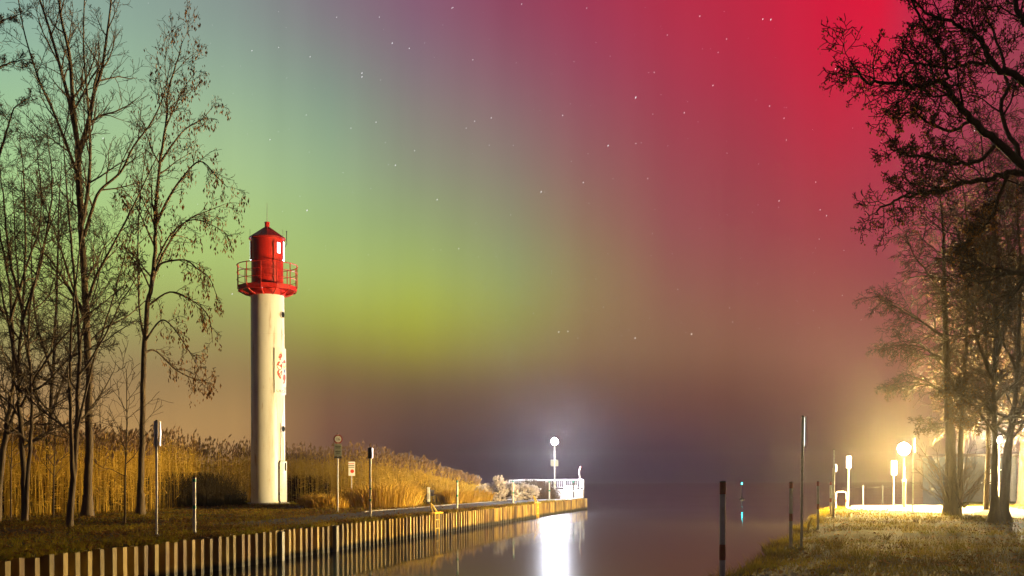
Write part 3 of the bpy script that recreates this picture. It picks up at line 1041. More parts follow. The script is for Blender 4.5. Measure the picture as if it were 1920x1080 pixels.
# ----------------------------------------------------------------------------- posts and signs
def post(px, base_y, top_z, r, label, name='marker_post', cat='marker post', m='pole_white', bands=(), band_m='teal', group=None, D=None, x=None, z0=0.0, foot=True, lean=0.0):
    D = D or F / (base_y - 903)
    X = (px - 960) / F * D if x is None else x
    e = empty(name, (X, D, z0), label=label, cat=cat, group=group)
    mb = MB(); mb.tube([(0, 0, -0.25), (0, 0, top_z - z0)], r, 10); wnormal(mb.build('pole', M[m], e))
    for a, b in bands:
        mb = MB(); mb.tube([(0, 0, a), (0, 0, b)], r + .002, 10, True); mb.build('band', M[band_m], e)
    if foot:
        mb = MB(); mb.lathe([(r * 2.4, -.04), (r * 2.4, .02), (r * 1.3, .05)], 10); mb.build('foot', M['concrete'], e)
    mb = MB(); mb.lathe([(r + .003, top_z - z0 - .01), (r + .003, top_z - z0 + .008), (r * .5, top_z - z0 + .016)], 10); mb.build('cap', M['dark'], e)
    e.rotation_euler = (lean, R(0.3), 0)
    return e


def plate(parent, w_, h_, z, rz, m, name='sign_plate', off=0.0, t=0.012, side=0.0, round_=0.0):
    """a plate standing upright, facing -Y turned by rz"""
    mb = MB()
    if round_:
        mb.tube([(0, -t, 0), (0, 0, 0)], round_, 28)
    else:
        mb.box(-w_/2, w_/2, -t, 0, -h_/2, h_/2)
    o = mb.build(name, M[m], parent)
    o.rotation_euler = (0, 0, rz)
    o.location = Matrix.Rotation(rz, 3, 'Z') @ Vector((side, -off, z))
    if not round_:
        bevel(o, min(.006, t * .4))
    return o


# tall pole with two plates seen edge on
e = post(293, 1003, 2.17, .022, 'tall white pole with two narrow plates seen edge on by the near quay', name='sign_pole', cat='sign pole', group=None)
for s_ in (-1, 1):
    plate(e, .13, .47, 1.93, R(98), 'sign_face', off=s_ * .048 + .006, t=.02)
# teal banded posts on the left quay
G_T = 'teal banded marker posts along the left quay'
post(364, 1000, 1.10, .032, 'white post with teal bands nearest on the left quay', bands=((1.02, 1.085), (.50, .57)), group=G_T)
post(857, 955, 1.06, .036, 'white post with green bands right of the white pedestal', bands=((.97, 1.045), (.46, .54)), group=G_T)
post(962, 945, 1.07, .040, 'slim banded post standing in front of the pale shrub', bands=((.97, 1.045), (.46, .54)), group=G_T)
post(1030, 938, 1.04, .040, 'slim post just below the bright pier lamp', bands=((.93, 1.02), (.46, .54)), m='galv', group=G_T)
post(1075, 935.5, 1.03, .040, 'dark slim post in front of the pier bench', bands=((.93, 1.02),), m='dark', group=G_T)
# round restriction sign
e = post(633, 960, 2.60, .024, 'pole with round red ringed sign above a grey text plate', name='traffic_sign', cat='sign')
rz = R(17)
disc = plate(e, 0, 0, 2.42, rz, 'band_red', 'round_sign', off=.035, t=.015, round_=.15)
mb = MB(); mb.tube([(0, -.022, 0), (0, -.0155, 0)], .108, 28); mb.build('sign_field', M['sign_face'], disc)
me = text_mesh('16', 0.14); me.materials.append(M['print_black'])
o = bpy.data.objects.new('sign_number', me); COL.objects.link(o); o.parent = disc; o.rotation_euler = (R(90), 0, 0); o.location = (0, -.0255, -.048)
tp = plate(e, .24, .40, 2.06, rz, 'sign_grey', 'text_plate', off=.035, t=.012)
for z, w_ in ((.12, .18), (.07, .15), (-.05, .17), (-.10, .12)):
    mb = MB(); mb.box(-w_/2, w_/2, -.016, -.0135, z - .012, z + .012); mb.build('text_line', M['print_black'], tp)
lp = plate(e, .24, .06, 1.82, rz, 'dark', 'lower_plate', off=.035, t=.012)
# small white sign with red mark
e = post(659, 950, 1.84, .020, 'small white sign with red mark on a thin pole in the straw', name='notice_sign', cat='sign', m='galv')
sp = plate(e, .26, .56, 1.54, R(14), 'sign_face', off=.03)
mb = MB(); mb.tube([(.02, -.018, -.10), (.02, -.0135, -.10)], .075, 20); mb.build('red_disc', M['print_red'], sp)
for z in (.20, .13, .06):
    mb = MB(); mb.box(-.13, .10, -.016, -.0135, z - .013, z + .013); mb.build('text_line', M['print_red'] if z == .2 else M['print_black'], sp)
# dark capped post
e = post(694, 970, 1.97, .030, 'white pole with a dark box head beside the quay edge', name='sign_pole', cat='sign pole', bands=((.80, .84), (.46, .53)))
mb = MB(); mb.box(-.055, .055, -.12, .12, 1.66, 1.96); bevel(mb.build('dark_head', M['dark'], e), .01)
mb = MB(); mb.box(.0565, .066, -.11, .11, 1.67, 1.95); mb.build('head_plate', M['sign_face'], e)
# white pedestal
D = 50.0
e = empty('service_pedestal', ((803.5 - 960) / F * D, D, 0), label='slim white service pedestal on a dark foot beside the quay path', cat='pedestal')
mb = MB(); mb.box(-.06, .06, -.06, .06, .13, .74); bevel(mb.build('body', M['sign_face'], e), .012)
mb = MB(); mb.box(-.065, .065, -.065, .065, .742, .765); mb.build('lid', M['sign_face'], e)
mb = MB(); mb.box(-.045, .045, -.045, .045, -.1, .129); mb.build('foot', M['dark'], e)
mb = MB(); mb.box(-.04, .04, -.068, -.0605, .25, .5); mb.build('hatch', M['galv'], e)
# notice board behind it
D = 51.5
e = empty('notice_board', ((813 - 960) / F * D - .1, D, 0), label='small weathered wooden notice board behind the white pedestal', cat='notice board')
for s_ in (-.16, .22):
    mb = MB(); mb.box(s_ - .03, s_ + .03, -.03, .03, -.1, .40 if s_ > 0 else .62); mb.build('leg', M['wood'], e)
mb = MB(); mb.box(-.2, .12, -.05, -.031, .36, .64); mb.build('board', M['concrete'], e)
mb = MB(); mb.box(.05, .32, -.05, .05, .401, .44); mb.build('shelf', M['wood'], e)
dark_growth(Vector(((794 - 960) / F * 52.3, 52.3, 0)), .35, .3, 1.0, 500, 'small dark bush left of the white pedestal', name='dark_bush', cat='bush', group=None)

# yellow ladder hoops on the quay edge
def hoop(px, label):
    D = on_quay_D(px)
    e = empty('ladder_hoop', (quay_x(D), D, 0), rz=-math.atan(QA), label=label, cat='ladder', group='yellow quay ladder hoops')
    mb = MB(); mb.tube([(.09, -.55, .03), (.09, .55, .03)], .03, 8).tube([(.17, -.5, .025), (.17, .5, .025)], .025, 8); wnormal(mb.build('edge_bar', M['yellow'], e))
    mb = MB(); mb.tube([(.10, -.32, .02), (.02, -.28, .20), (-.04, -.12, .33), (-.02, .0, .26), (.06, .14, .10), (.08, .2, .02)], .024, 8); wnormal(mb.build('grab_hoop', M['yellow'], e))
    for s_ in (-.2, .2):
        mb = MB(); mb.tube([(.13, s_, .0), (.13, s_, -1.2)], .02, 6); mb.build('stile', M['yellow'], e)
    for k in range(4):
        mb = MB(); mb.tube([(.13, -.2, -.18 - .27 * k), (.13, .2, -.18 - .27 * k)], .014, 6); mb.build('rung', M['yellow'], e)
hoop(812, 'yellow ladder hoop on the quay edge in front of the white pedestal')
hoop(1003, 'yellow ladder hoop on the far quay edge near the pier')

# ----------------------------------------------------------------------------- pier head
def qpt(D, t, z=0):
    p = Vector((quay_x(D), D, 0)) + QIN * t; return Vector((p.x, p.y, z))
mb = MB()
a, b, c, d = qpt(58.2, .12), qpt(67.3, .12), qpt(67.3, 7.2), qpt(60, 6.2)
mb.v = [(q.x, q.y, .03) for q in (a, b, c, d)] + [(q.x, q.y, -.4) for q in (a, b, c, d)]
mb.f = [(0, 1, 2, 3), (0, 4, 5, 1), (1, 5, 6, 2), (2, 6, 7, 3), (3, 7, 4, 0)]
tag(mb.build('pier_deck', M['concrete']), kind='structure')
# parapet with railing on the far and outer sides
def parapet(p0, p1, label, nbay, endpost=True):
    d = (p1 - p0); L = d.length; rz = math.atan2(d.y, d.x)
    e = empty('pier_railing', p0, rz=rz, label=label, cat='railing', group='white railings of the pier head')
    mb = MB(); mb.box(0, L, -.09, .09, -.05, .50); bevel(mb.build('parapet', M['concrete'], e), .015)
    mb = MB(); mb.tube([(0, 0, 1.05), (L, 0, 1.05)], .035, 8); wnormal(mb.build('top_rail', M['galv'], e))
    mb = MB(); mb.tube([(0, 0, .62), (L, 0, .62)], .02, 6); mb.build('bottom_rail', M['galv'], e)
    for k in range(nbay + 1):
        mb = MB(); mb.box(-.03 + L * k / nbay, .03 + L * k / nbay, -.031, .031, .5, 1.06); mb.build('rail_post', M['galv'], e)
    bm_ = MB().tube([(0, 0, .62), (0, 0, 1.04)], .010, 5).mesh('baluster'); bm_.materials.append(M['galv'])
    nb = int(L / .13)
    for k in range(1, nb):
        o = bpy.data.objects.new('baluster', bm_); COL.objects.link(o); o.parent = e; o.location = (L * k / nb, 0, 0)
P1 = at(955, 903, 69.5); P1.z = 0; P2 = at(1094, 903, 67.0); P2.z = 0.03; P3 = qpt(62.0, .35, .03)
P1.z = 0.03
parapet(P1, P2, 'white railing along the far side of the pier head', 4)
# pier bench
bx_ = at(1069, 903, 65.6); 
e = empty('pier_bench', (bx_.x, bx_.y, .03), rz=R(-3), label='pale slatted bench on the lit pier head', cat='bench')
for k in range(4):
    mb = MB(); mb.box(-.38, .38, -.2 + .105 * k, -.11 + .105 * k, .40, .435); mb.build('seat_slat', M['sign_face'], e)
for k in range(2):
    mb = MB(); mb.box(-.38, .38, .235, .265, .50 + .14 * k, .60 + .14 * k); mb.build('back_slat', M['sign_face'], e)
for s_ in (-.32, .32):
    mb = MB(); mb.box(s_ - .03, s_ + .03, -.18, -.12, 0, .40); mb.build('leg', M['galv'], e)
    mb = MB(); mb.box(s_ - .03, s_ + .03, .27, .32, 0, .76); mb.build('leg', M['galv'], e)
# bent pole at the pier corner
p = at(1087.5, 903, 66.2)
e = empty('pier_pole', (p.x, p.y, .03), label='thin white kinked pole at the right corner of the pier', cat='pole')
mb = MB(); mb.tube([(0, 0, -.02), (0, 0, 1.15), (-.05, 0, 1.5), (.02, 0, 1.8)], .035, 8); wnormal(mb.build('pole', M['pole_white'], e))
mb = MB(); mb.box(.0, .07, -.03, .03, 1.72, 1.84); mb.build('head', M['band_red'], e)

# ----------------------------------------------------------------------------- lit lamps
def lamp_post(px, D, lamp_y, z0, label, glob, gr, name='street_lamp', group=None, boxes=False, collar=True):
    X = (px - 960) / F * D
    zt = 1.0 + (903 - lamp_y) / F * D - z0
    e = empty(name, (X, D, z0), label=label, cat='street lamp', group=group)
    mb = MB(); mb.tube([(0, 0, -.2), (0, 0, .95), (0, 0, .96), (0, 0, zt - gr * 1.1)], [.062, .062, .042, .038], 12); wnormal(mb.build('pole', M['galv'], e))
    if collar:
        mb = MB(); mb.lathe([(.06, .9), (.078, .92), (.078, .99), (.05, 1.02)], 12); wnormal(mb.build('collar', M['galv'], e))
    mb = MB(); mb.lathe([(.04, zt - gr * 1.5), (gr * .7, zt - gr * 1.02), (gr * .7, zt - gr * .95)], 14); wnormal(mb.build('lamp_seat', M['galv'], e))
    mb = MB()
    n = 8
    mb.lathe([(max(.002, gr * math.sin(PI * k / n)), zt - gr * math.cos(PI * k / n)) for k in range(n + 1)], 14)
    mb.build('lamp_globe', glob, e, smooth=True)
    mb = MB(); mb.lathe([(gr * .25, zt + gr * 1.0), (gr * .2, zt + gr * 1.06), (.01, zt + gr * 1.1)], 14); mb.build('lamp_cap', M['galv'], e)
    return e

GL = .11
lamp_a = lamp_post(1695, 40.0, 845, .0, 'lit park lamp shining over the pale path on the right bank', M['lamp_warm'], .20)
lamp_b = lamp_post(1872.5, 42.0, 828, -.12, 'lit park lamp shining between the twin trunks on the right', M['lamp_warm_b'], GL)
lamp_p = lamp_post(1040, 65.8, 828, .03, 'cold white lamp blazing on the pier head', M['lamp_cold'], .17)
for s_ in (-.2, .2):
    plate(lamp_p, .18, .36, 2.02, R(-6), 'sign_grey', 'lamp_sign', off=.06, t=.015, side=s_ * .65)
M['lamp_warm'].node_tree.nodes['Principled BSDF'].inputs['Emission Strength'].default_value *= LAMP_A
M['lamp_warm_b'].node_tree.nodes['Principled BSDF'].inputs['Emission Strength'].default_value *= LAMP_B
M['lamp_cold'].node_tree.nodes['Principled BSDF'].inputs['Emission Strength'].default_value *= LAMP_P

# green harbour light on a buoy far out
D = 100.0
e = empty('light_buoy', ((1391 - 960) / F * D, D, WATER_Z), label='distant light buoy with a small green lantern', cat='buoy')
mb = MB(); mb.lathe([(.05, -.35), (.22, -.22), (.24, .04), (.18, .10), (.06, .14)], 18); wnormal(mb.build('float', M['dark'], e))
mb = MB(); mb.lathe([(.06, .12), (.02, .95), (.02, 1.30)], 8); mb.build('mast', M['dark'], e)
mb = MB(); mb.lathe([(.03, 1.31), (.05, 1.34), (.05, 1.42), (.025, 1.45)], 12); mb.build('lantern', M['lamp_green'], e)

# ----------------------------------------------------------------------------- right bank posts and signs
G_R = 'red banded marker posts along the right bank'
def rpost(px, D, top_z, label, r=.026):
    X = (px - 960) / F * D
    z0 = right_h(X, D)
    e = empty('marker_post', (X, D, z0), label=label, cat='marker post', group=G_R)
    H = top_z - z0
    mb = MB(); mb.tube([(0, 0, -.6), (0, 0, H)], r, 12); wnormal(mb.build('pole', M['pole_white'], e))
    for a, b in ((H - .095, H - .004), (H - .60, H - .48)):
        mb = MB(); mb.tube([(0, 0, a), (0, 0, b)], r + .0015, 12); wnormal(mb.build('band', M['band_red'], e))
    mb = MB(); mb.lathe([(r + .002, H - .004), (r + .002, H + .004), (r * .6, H + .010)], 12); mb.build('cap', M['dark'], e)
    mb = MB(); mb.lathe([(r * 2.2, -.06), (r * 2.2, .02), (r * 1.2, .04)], 10); mb.build('foot', M['dark'], e)
    e.rotation_euler = (0, R(0.5), 0)
rpost(1353, 8.75, .99, 'nearest red banded post rising from the bottom edge', .023)
rpost(1482, 17.5, .97, 'red banded post beside the tall thin pole on the right bank')
rpost(1533, 24.5, .97, 'red banded post right of the yellow handle', .024)
rpost(1557, 33.5, .95, 'red banded post at the bright bend of the bank, left of the tall sign', .028)

def rpole(px, base_y, top_y, label, r=.02, D=None, name='sign_pole', m='galv'):
    D = D or F / (base_y - 903)
    X = (px - 960) / F * D; z0 = right_h(X, D)
    e = empty(name, (X, D, z0), label=label, cat='sign pole')
    H = 1 + (903 - top_y) / F * D - z0
    mb = MB(); mb.tube([(0, 0, -.4), (0, 0, H)], r, 10); wnormal(mb.build('pole', M[m], e))
    mb = MB(); mb.lathe([(r + .002, H - .004), (r + .002, H + .006), (r * .5, H + .012)], 10); mb.build('cap', M['dark'], e)
    mb = MB(); mb.lathe([(r * 2.4, -.06), (r * 2.4, .025), (r * 1.2, .05)], 10); mb.build('foot', M['dark'], e)
    e.rotation_euler = (0, R(0.9), 0)
    return e, H
e, H = rpole(1502, 1027, 783, 'tall thin pole with a narrow plate seen edge on, nearest on the right bank')
plate(e, .30, .44, H - .23, R(78), 'sign_face', off=.03, t=.018)
e, H = rpole(1562, 968, 846, 'tall bright pole with a small plate at the bank bend', D=31.0)
plate(e, .16, .20, H - .50, R(60), 'sign_face', off=.03, t=.03, side=.03)
mb = MB(); mb.lathe([(.035, -.02), (.035, H - .5)], 8, True, (0, 0)); mb.build('sleeve', M['pole_white'], e)
e, H = rpole(1590, 953, 859, 'white box sign on a thin pole left of the park lamp', D=43.5, r=.022)
mb = MB(); mb.box(-.085, .085, -.06, .06, H - .44, H + .015); bevel(mb.build('sign_box', M['sign_face'], e), .012)
e, H = rpole(1675, 954, 868, 'white box sign on a thin pole just below the park lamp', D=45.0, r=.018)
mb = MB(); mb.box(-.10, .10, -.06, .06, H - .55, H + .015); bevel(mb.build('sign_box', M['sign_face'], e), .012)
e, H = rpole(1711, 966, 824, 'tall thin pole with a narrow plate right of the park lamp', D=33.5, r=.022)
plate(e, .42, .42, H - .22, R(73), 'sign_face', off=.03, t=.02)

# yellow handle on the bank edge
D = 24.3; X = (1510 - 960) / F * D
e = empty('bank_ladder', (X, D, right_h(X, D) + .02), rz=-math.atan(RA), label='bent yellow ladder handle at the right bank edge', cat='ladder')
mb = MB(); mb.tube([(.05, 0, -.1), (.06, 0, .1), (.10, 0, .22), (.14, 0, .27)], .02, 8); wnormal(mb.build('grab_bar', M['yellow'], e))
mb = MB(); mb.tube([(-.14, 0, .012), (.06, 0, .0)], .018, 8); wnormal(mb.build('edge_bar', M['yellow'], e))
# hoop rail
D = 43.8; X = (1577 - 960) / F * D; z0 = right_h(X, D)
e = empty('hoop_rail', (X, D, z0), label='white tubular hoop rail with red bands left of the box sign', cat='hoop rail')
h_ = .66
mb = MB(); mb.tube([(-.2, 0, -.2), (-.2, 0, h_ - .08), (-.17, 0, h_ - .02), (-.11, 0, h_), (.11, 0, h_), (.17, 0, h_ - .02), (.2, 0, h_ - .08), (.2, 0, -.2)], .024, 8); wnormal(mb.build('tube', M['pole_white'], e))
for s_ in (-.2, .2):
    mb = MB(); mb.tube([(s_, 0, .26), (s_, 0, .38)], .026, 8); mb.build('band', M['band_red'], e)
# thin fence far behind
D0 = 52.5
e = empty('wire_fence', ((1600 - 960) / F * D0, D0, -.25), label='thin dark rail fence at the shore behind the hoop rail', cat='fence')
for k in range(1, 3):
    mb = MB(); mb.tube([(k * .9 - .45, 0, -.3), (k * .9 - .45, 0, 1.0)], .022, 6); mb.build('post', M['galv'] if k == 1 else M['dark'], e)
for z in (.92,):
    mb = MB(); mb.tube([(-.6, 0, z), (1.9, 0, z)], .009, 6); mb.build('rail', M['dark'], e)

# ----------------------------------------------------------------------------- trees
class Tree:
    def __init__(s, seed):
        s.r = random.Random(seed); s.trunk = MB(); s.br = MB(); s.tw = MB(); s.leaf = MB(); s.tips = []

    def pick(s, r):
        if r > 0.055: return s.trunk, 8
        if r > 0.018: return s.br, 5
        return s.tw, 3

    def grow(s, p, d, L, r, lvl, P):
        rr = s.r
        n = max(3, int(P['seg'] * (1 if lvl < 2 else .7)))
        if lvl >= P['max']: n = 3
        step = L / n
        pts = [Vector(p)]; rads = [r]
        d = Vector(d).normalized()
        for i in range(n):
            wv = P['wig'] * (1 + .3 * lvl)
            d = d + Vector((rr.gauss(0, wv), rr.gauss(0, wv), rr.gauss(0, wv))) + Vector((0, 0, P['up'][min(lvl, len(P['up']) - 1)]))
            d.normalize()
            pts.append(pts[-1] + d * step)
            rads.append(max(P['rmin'], r * (1 - .75 * (i + 1) / n)))
        mb, k = s.pick(r)
        mb.tube(pts, rads, k, False)
        s.clothe(pts, rads, L, lvl, P)

    def clothe(s, pts, rads, L, lvl, P, t0=None, cnt=None, ratio=None):
        rr = s.r
        if lvl >= P['max']:
            s.tips.append((pts[-1], pts[-2]))
            return
        c = cnt if cnt is not None else P['n'][min(lvl, len(P['n']) - 1)]
        n = len(pts) - 1
        t0 = P['t0'] if t0 is None else t0
        az0 = rr.uniform(0, 2 * PI)
        for k in range(c):
            t = t0 + (1 - t0) * (k + rr.random()) / c
            x = t * n; i = min(n - 1, int(x)); fr = x - i
            p = pts[i].lerp(pts[i + 1], fr); r_ = rads[i] + (rads[i + 1] - rads[i]) * fr
            ax = (pts[i + 1] - pts[i]).normalized()
            az0 += 2.4 + rr.uniform(-.5, .5)
            o1 = ax.orthogonal().normalized(); o2 = ax.cross(o1)
            side = o1 * math.cos(az0) + o2 * math.sin(az0)
            an = R(P['ang'] + rr.uniform(-14, 14))
            d = ax * math.cos(an) + side * math.sin(an)
            LL = L * (ratio or P['ratio']) * (1.05 - .5 * t) * rr.uniform(.65, 1.2)
            s.grow(p, d, LL, max(P['rmin'], min(r_ * .62, LL * .022)), lvl + 1, P)

    def limb(s, pts, r0, r1, P, lvl=1, cnt=8, t0=.2, ratio=.45, sides=7, Lref=None, jag=.0):
        """a traced main limb, smoothed, then clothed with smaller branches"""
        pts = [Vector(p) for p in pts]
        out = []
        n = len(pts)
        for i in range(n - 1):
            a = pts[max(i - 1, 0)]; b = pts[i]; c = pts[i + 1]; d = pts[min(i + 2, n - 1)]
            m = 5
            for k in range(m):
                t = k / m
                q = 0.5 * ((2 * b) + (c - a) * t + (2 * a - 5 * b + 4 * c - d) * t * t + (3 * b - a - 3 * c + d) * t ** 3)
                if jag and (i or k):
                    q = q + Vector((s.r.gauss(0, jag), s.r.gauss(0, jag), s.r.gauss(0, jag)))
                out.append(q)
        out.append(pts[-1])
        N = len(out)
        rads = [r0 + (r1 - r0) * (k / (N - 1)) ** .8 for k in range(N)]
        mb = s.trunk if r0 > .05 else (s.br if r0 > .018 else s.tw)
        mb.tube(out, rads, sides, False)
        L = sum((out[k + 1] - out[k]).length for k in range(N - 1))
        if cnt:
            s.clothe(out, rads, Lref or L, lvl, P, t0, cnt, ratio)
        return out, rads

    def hang_leaves(s, frac, size, m_elong=2.6, n=(1, 3), droop=.12):
        rr = s.r
        for tip, prev_ in s.tips:
            if rr.random() > frac: continue
            for _ in range(rr.randint(*n)):
                k = rr.random()
                c = prev_.lerp(tip, k) + Vector((rr.gauss(0, size * .6), rr.gauss(0, size * .6), -rr.uniform(0, droop)))
                sz = size * rr.uniform(.6, 1.3)
                a = rr.uniform(0, PI)
                w_ = Vector((math.cos(a), math.sin(a), 0)) * sz
                h = Vector((rr.gauss(0, .25), rr.gauss(0, .25), -1)).normalized() * sz * m_elong
                i = len(s.leaf.v)
                for q in (c, c + w_ * .5 + h * .4, c + h, c - w_ * .5 + h * .55):
                    s.leaf.v.append(tuple(q))
                s.leaf.f.append((i, i + 1, i + 2, i + 3))

    def finish(s, name, base, label, cat='tree', group=None, bark='bark', twig='twig', leafm=None):
        e = empty(name, base, label=label, cat=cat, group=group)
        off = Vector(base)
        for mb, nm, m in ((s.trunk, 'trunk', bark), (s.br, 'branches', bark), (s.tw, 'crown', twig), (s.leaf, 'foliage', leafm)):
            if not mb.f: continue
            mb.v = [(v[0] - off.x, v[1] - off.y, v[2] - off.z) for v in mb.v]
            mb.build(nm, M[m], e, smooth=(nm == 'trunk'))
        return e


ASH = dict(seg=7, wig=.09, up=(.05, .07, .10, .10, .09), rmin=.0055, t0=.15, n=(9, 8, 9, 8, 5), ratio=.52, ang=38, max=5)
BUSHY = dict(seg=7, wig=.12, up=(.03, .05, .05, .03, .03), rmin=.005, t0=.12, n=(9, 9, 13, 12, 7), ratio=.56, ang=44, max=5)
BIRCH = dict(seg=8, wig=.10, up=(.05, .02, -.04, -.09, -.10), rmin=.005, t0=.10, n=(9, 10, 10, 10, 6), ratio=.56, ang=46, max=5)
OAK = dict(seg=7, wig=.17, up=(.02, .03, .04, .05, .05), rmin=.0042, t0=.12, n=(8, 8, 9, 9, 6), ratio=.54, ang=54, max=5)
G_L = 'bare trees on the left bank'


def tr(pl, D, dd=None):
    """trace: [(px, py)...] at depth D with a depth drift"""
    n = len(pl)
    return [at(x, y, D + (dd[i] if isinstance(dd, (list, tuple)) else (dd or 0) * i / max(1, n - 1))) for i, (x, y) in enumerate(pl)]


# --- A: tall fanning ash, third trunk from the left
D = 31.8
T = Tree(11)
base = at(163, 970, D); base.z = 0
o_, r_ = T.limb([Vector((base.x, D, -.25))] + tr([(164, 950), (168, 800), (165, 640), (158, 500), (153, 400), (149, 270)], D), .135, .075, ASH, cnt=5, t0=.45, ratio=.28, lvl=2, sides=10, jag=.012)
T.trunk.tube([Vector((base.x, D, -.2)), Vector((base.x, D, .02)), Vector((base.x + .01, D, .25)), Vector((base.x + .02, D, .7))], [.30, .23, .175, .132], 10, False)
for pl, dd, r0, c in (([(149, 270), (136, 200), (120, 136), (93, 40), (60, -60), (30, -170)], 1.5, .075, 9),
                      ([(149, 275), (140, 190), (134, 101), (117, 20), (110, -90), (100, -200)], -1.2, .075, 9),
                      ([(150, 290), (171, 218), (180, 170), (194, 128), (206, 50), (214, -20), (222, -130)], .8, .08, 9),
                      ([(155, 420), (168, 350), (172, 270), (168, 190), (160, 80), (165, -60)], -1.8, .06, 8),
                      ([(160, 440), (175, 390), (190, 354), (229, 319), (253, 272), (288, 225), (310, 175), (322, 120)], 1.2, .055, 8),
                      ([(166, 560), (182, 515), (200, 481), (244, 400), (272, 342), (300, 285)], -1.0, .05, 7),
                      ([(151, 330), (132, 280), (105, 210), (78, 150), (50, 60), (36, -20)], -1.0, .05, 8),
                      ([(164, 610), (140, 540), (118, 470), (90, 390), (60, 330)], 1.0, .04, 6),
                      ([(166, 640), (200, 610), (240, 590), (275, 560)], 1.0, .03, 5)):
    T.limb(tr(pl, D, dd), r0, .012, ASH, cnt=c + 3, t0=.14, ratio=.27, lvl=2)
T.finish('ash_tree', (base.x, D, 0), 'tall bare tree with fanning limbs, third trunk from the left edge', group=G_L)

# --- B: tree with hanging dead leaves beside the lighthouse
D = 34.4
T = Tree(23)
base = at(263, 965, D); base.z = 0
T.limb([Vector((base.x, D, -.25))] + tr([(263, 940), (268, 800), (270, 680), (278, 575), (286, 530), (293, 455), (294, 400), (302, 310), (315, 218), (318, 171), (334, 117), (346, 75)], D), .115, .015, ASH, cnt=12, t0=.42, ratio=.17, lvl=2, sides=10, jag=.01)
T.trunk.tube([Vector((base.x, D, -.2)), Vector((base.x, D, .02)), Vector((base.x + .01, D, .25)), Vector((base.x + .02, D, .7))], [.24, .185, .145, .113], 10, False)
for pl, dd, r0, c in (([(284, 540), (296, 500), (311, 467), (335, 430), (359, 407), (395, 392), (425, 380)], 1.2, .055, 9),
                      ([(296, 505), (307, 490), (348, 485), (370, 500), (395, 520), (410, 560)], -1.2, .04, 8),
                      ([(271, 660), (293, 655), (333, 692), (378, 711), (400, 700)], 1.0, .04, 8),
                      ([(272, 640), (300, 600), (322, 607), (355, 655), (375, 690)], -1.0, .035, 8),
                      ([(294, 420), (318, 370), (345, 330), (378, 300), (410, 330), (430, 350)], -1.4, .05, 9),
                      ([(305, 300), (325, 270), (350, 240), (380, 222), (405, 195)], 1.0, .04, 8),
                      ([(312, 240), (330, 200), (350, 160), (372, 130)], -.8, .03, 7),
                      ([(270, 625), (262, 567), (261, 437), (268, 340), (280, 260)], .8, .035, 7),
                      ([(292, 460), (270, 410), (250, 370), (228, 350)], -1.0, .03, 6),
                      ([(286, 545), (265, 500), (240, 470), (225, 440)], 1.0, .03, 6),
                      ([(290, 500), (320, 440), (360, 410), (400, 420), (432, 440)], .6, .035, 8),
                      ([(280, 570), (320, 545), (360, 560), (392, 590), (400, 640)], .3, .035, 8)):
    T.limb(tr(pl, D, dd), r0, .008, ASH | dict(up=(.03, .03, .0, -.05, -.05), max=5, n=(7, 6, 6, 6, 3)), cnt=c + 2, t0=.2, ratio=.27, lvl=2)
T.hang_leaves(.62, .046, 2.7, (1, 3), .34)
T.finish('leafy_tree', (base.x, D, 0), 'tree with clusters of hanging dead leaves nearest left of the lighthouse', group=G_L, leafm='deadleaf')

# --- C: many stemmed tree near the left edge
D = 29.6
T = Tree(31)
base = at(46, 975, D); base.z = 0
for pl, dd, r0, c in (([(46, 985), (45, 900), (40, 800), (36, 700), (45, 560), (50, 400), (40, 250)], .5, .10, 10),
                      ([(48, 985), (52, 900), (60, 800), (58, 700), (55, 600), (80, 470), (110, 380)], -.6, .07, 9),
                      ([(40, 760), (70, 700), (110, 640), (150, 600), (200, 560), (240, 530)], .8, .05, 8),
                      ([(38, 730), (80, 720), (130, 670), (190, 640), (250, 600)], -.8, .04, 7),
                      ([(37, 700), (20, 620), (5, 540), (-15, 440)], .4, .06, 8),
                      ([(42, 600), (70, 520), (90, 430), (100, 330), (90, 240)], -.5, .05, 8),
                      ([(44, 580), (20, 480), (10, 380), (0, 290)], .9, .05, 8)):
    T.limb(tr(pl, D, dd), r0, .01, BUSHY, cnt=c, t0=.22, ratio=.30, lvl=2, jag=.01)
T.finish('multi_stem_tree', (base.x, D, 0), 'dense many stemmed bare tree second from the left edge', group=G_L)

# --- D: slim double stem nearest the quay
D = 26.0
T = Tree(37)
base = at(131, 985, D); base.z = 0
for pl, dd, r0, c in (([(130, 995), (134, 930), (141, 860), (146, 760), (150, 640), (140, 500), (128, 360), (120, 250)], .5, .095, 9),
                      ([(138, 900), (134, 820), (132, 720), (136, 600), (150, 480), (160, 380)], -.6, .06, 8),
                      ([(146, 800), (170, 700), (200, 600), (230, 500), (250, 430)], .6, .035, 7),
                      ([(148, 700), (190, 640), (230, 560), (270, 500)], -.6, .03, 6)):
    T.limb(tr(pl, D, dd), r0, .008, ASH, cnt=c, t0=.3, ratio=.24, lvl=2, jag=.008)
T.finish('double_stem_tree', (base.x, D, 0), 'slim double stemmed tree closest to the quay on the left', group=G_L)

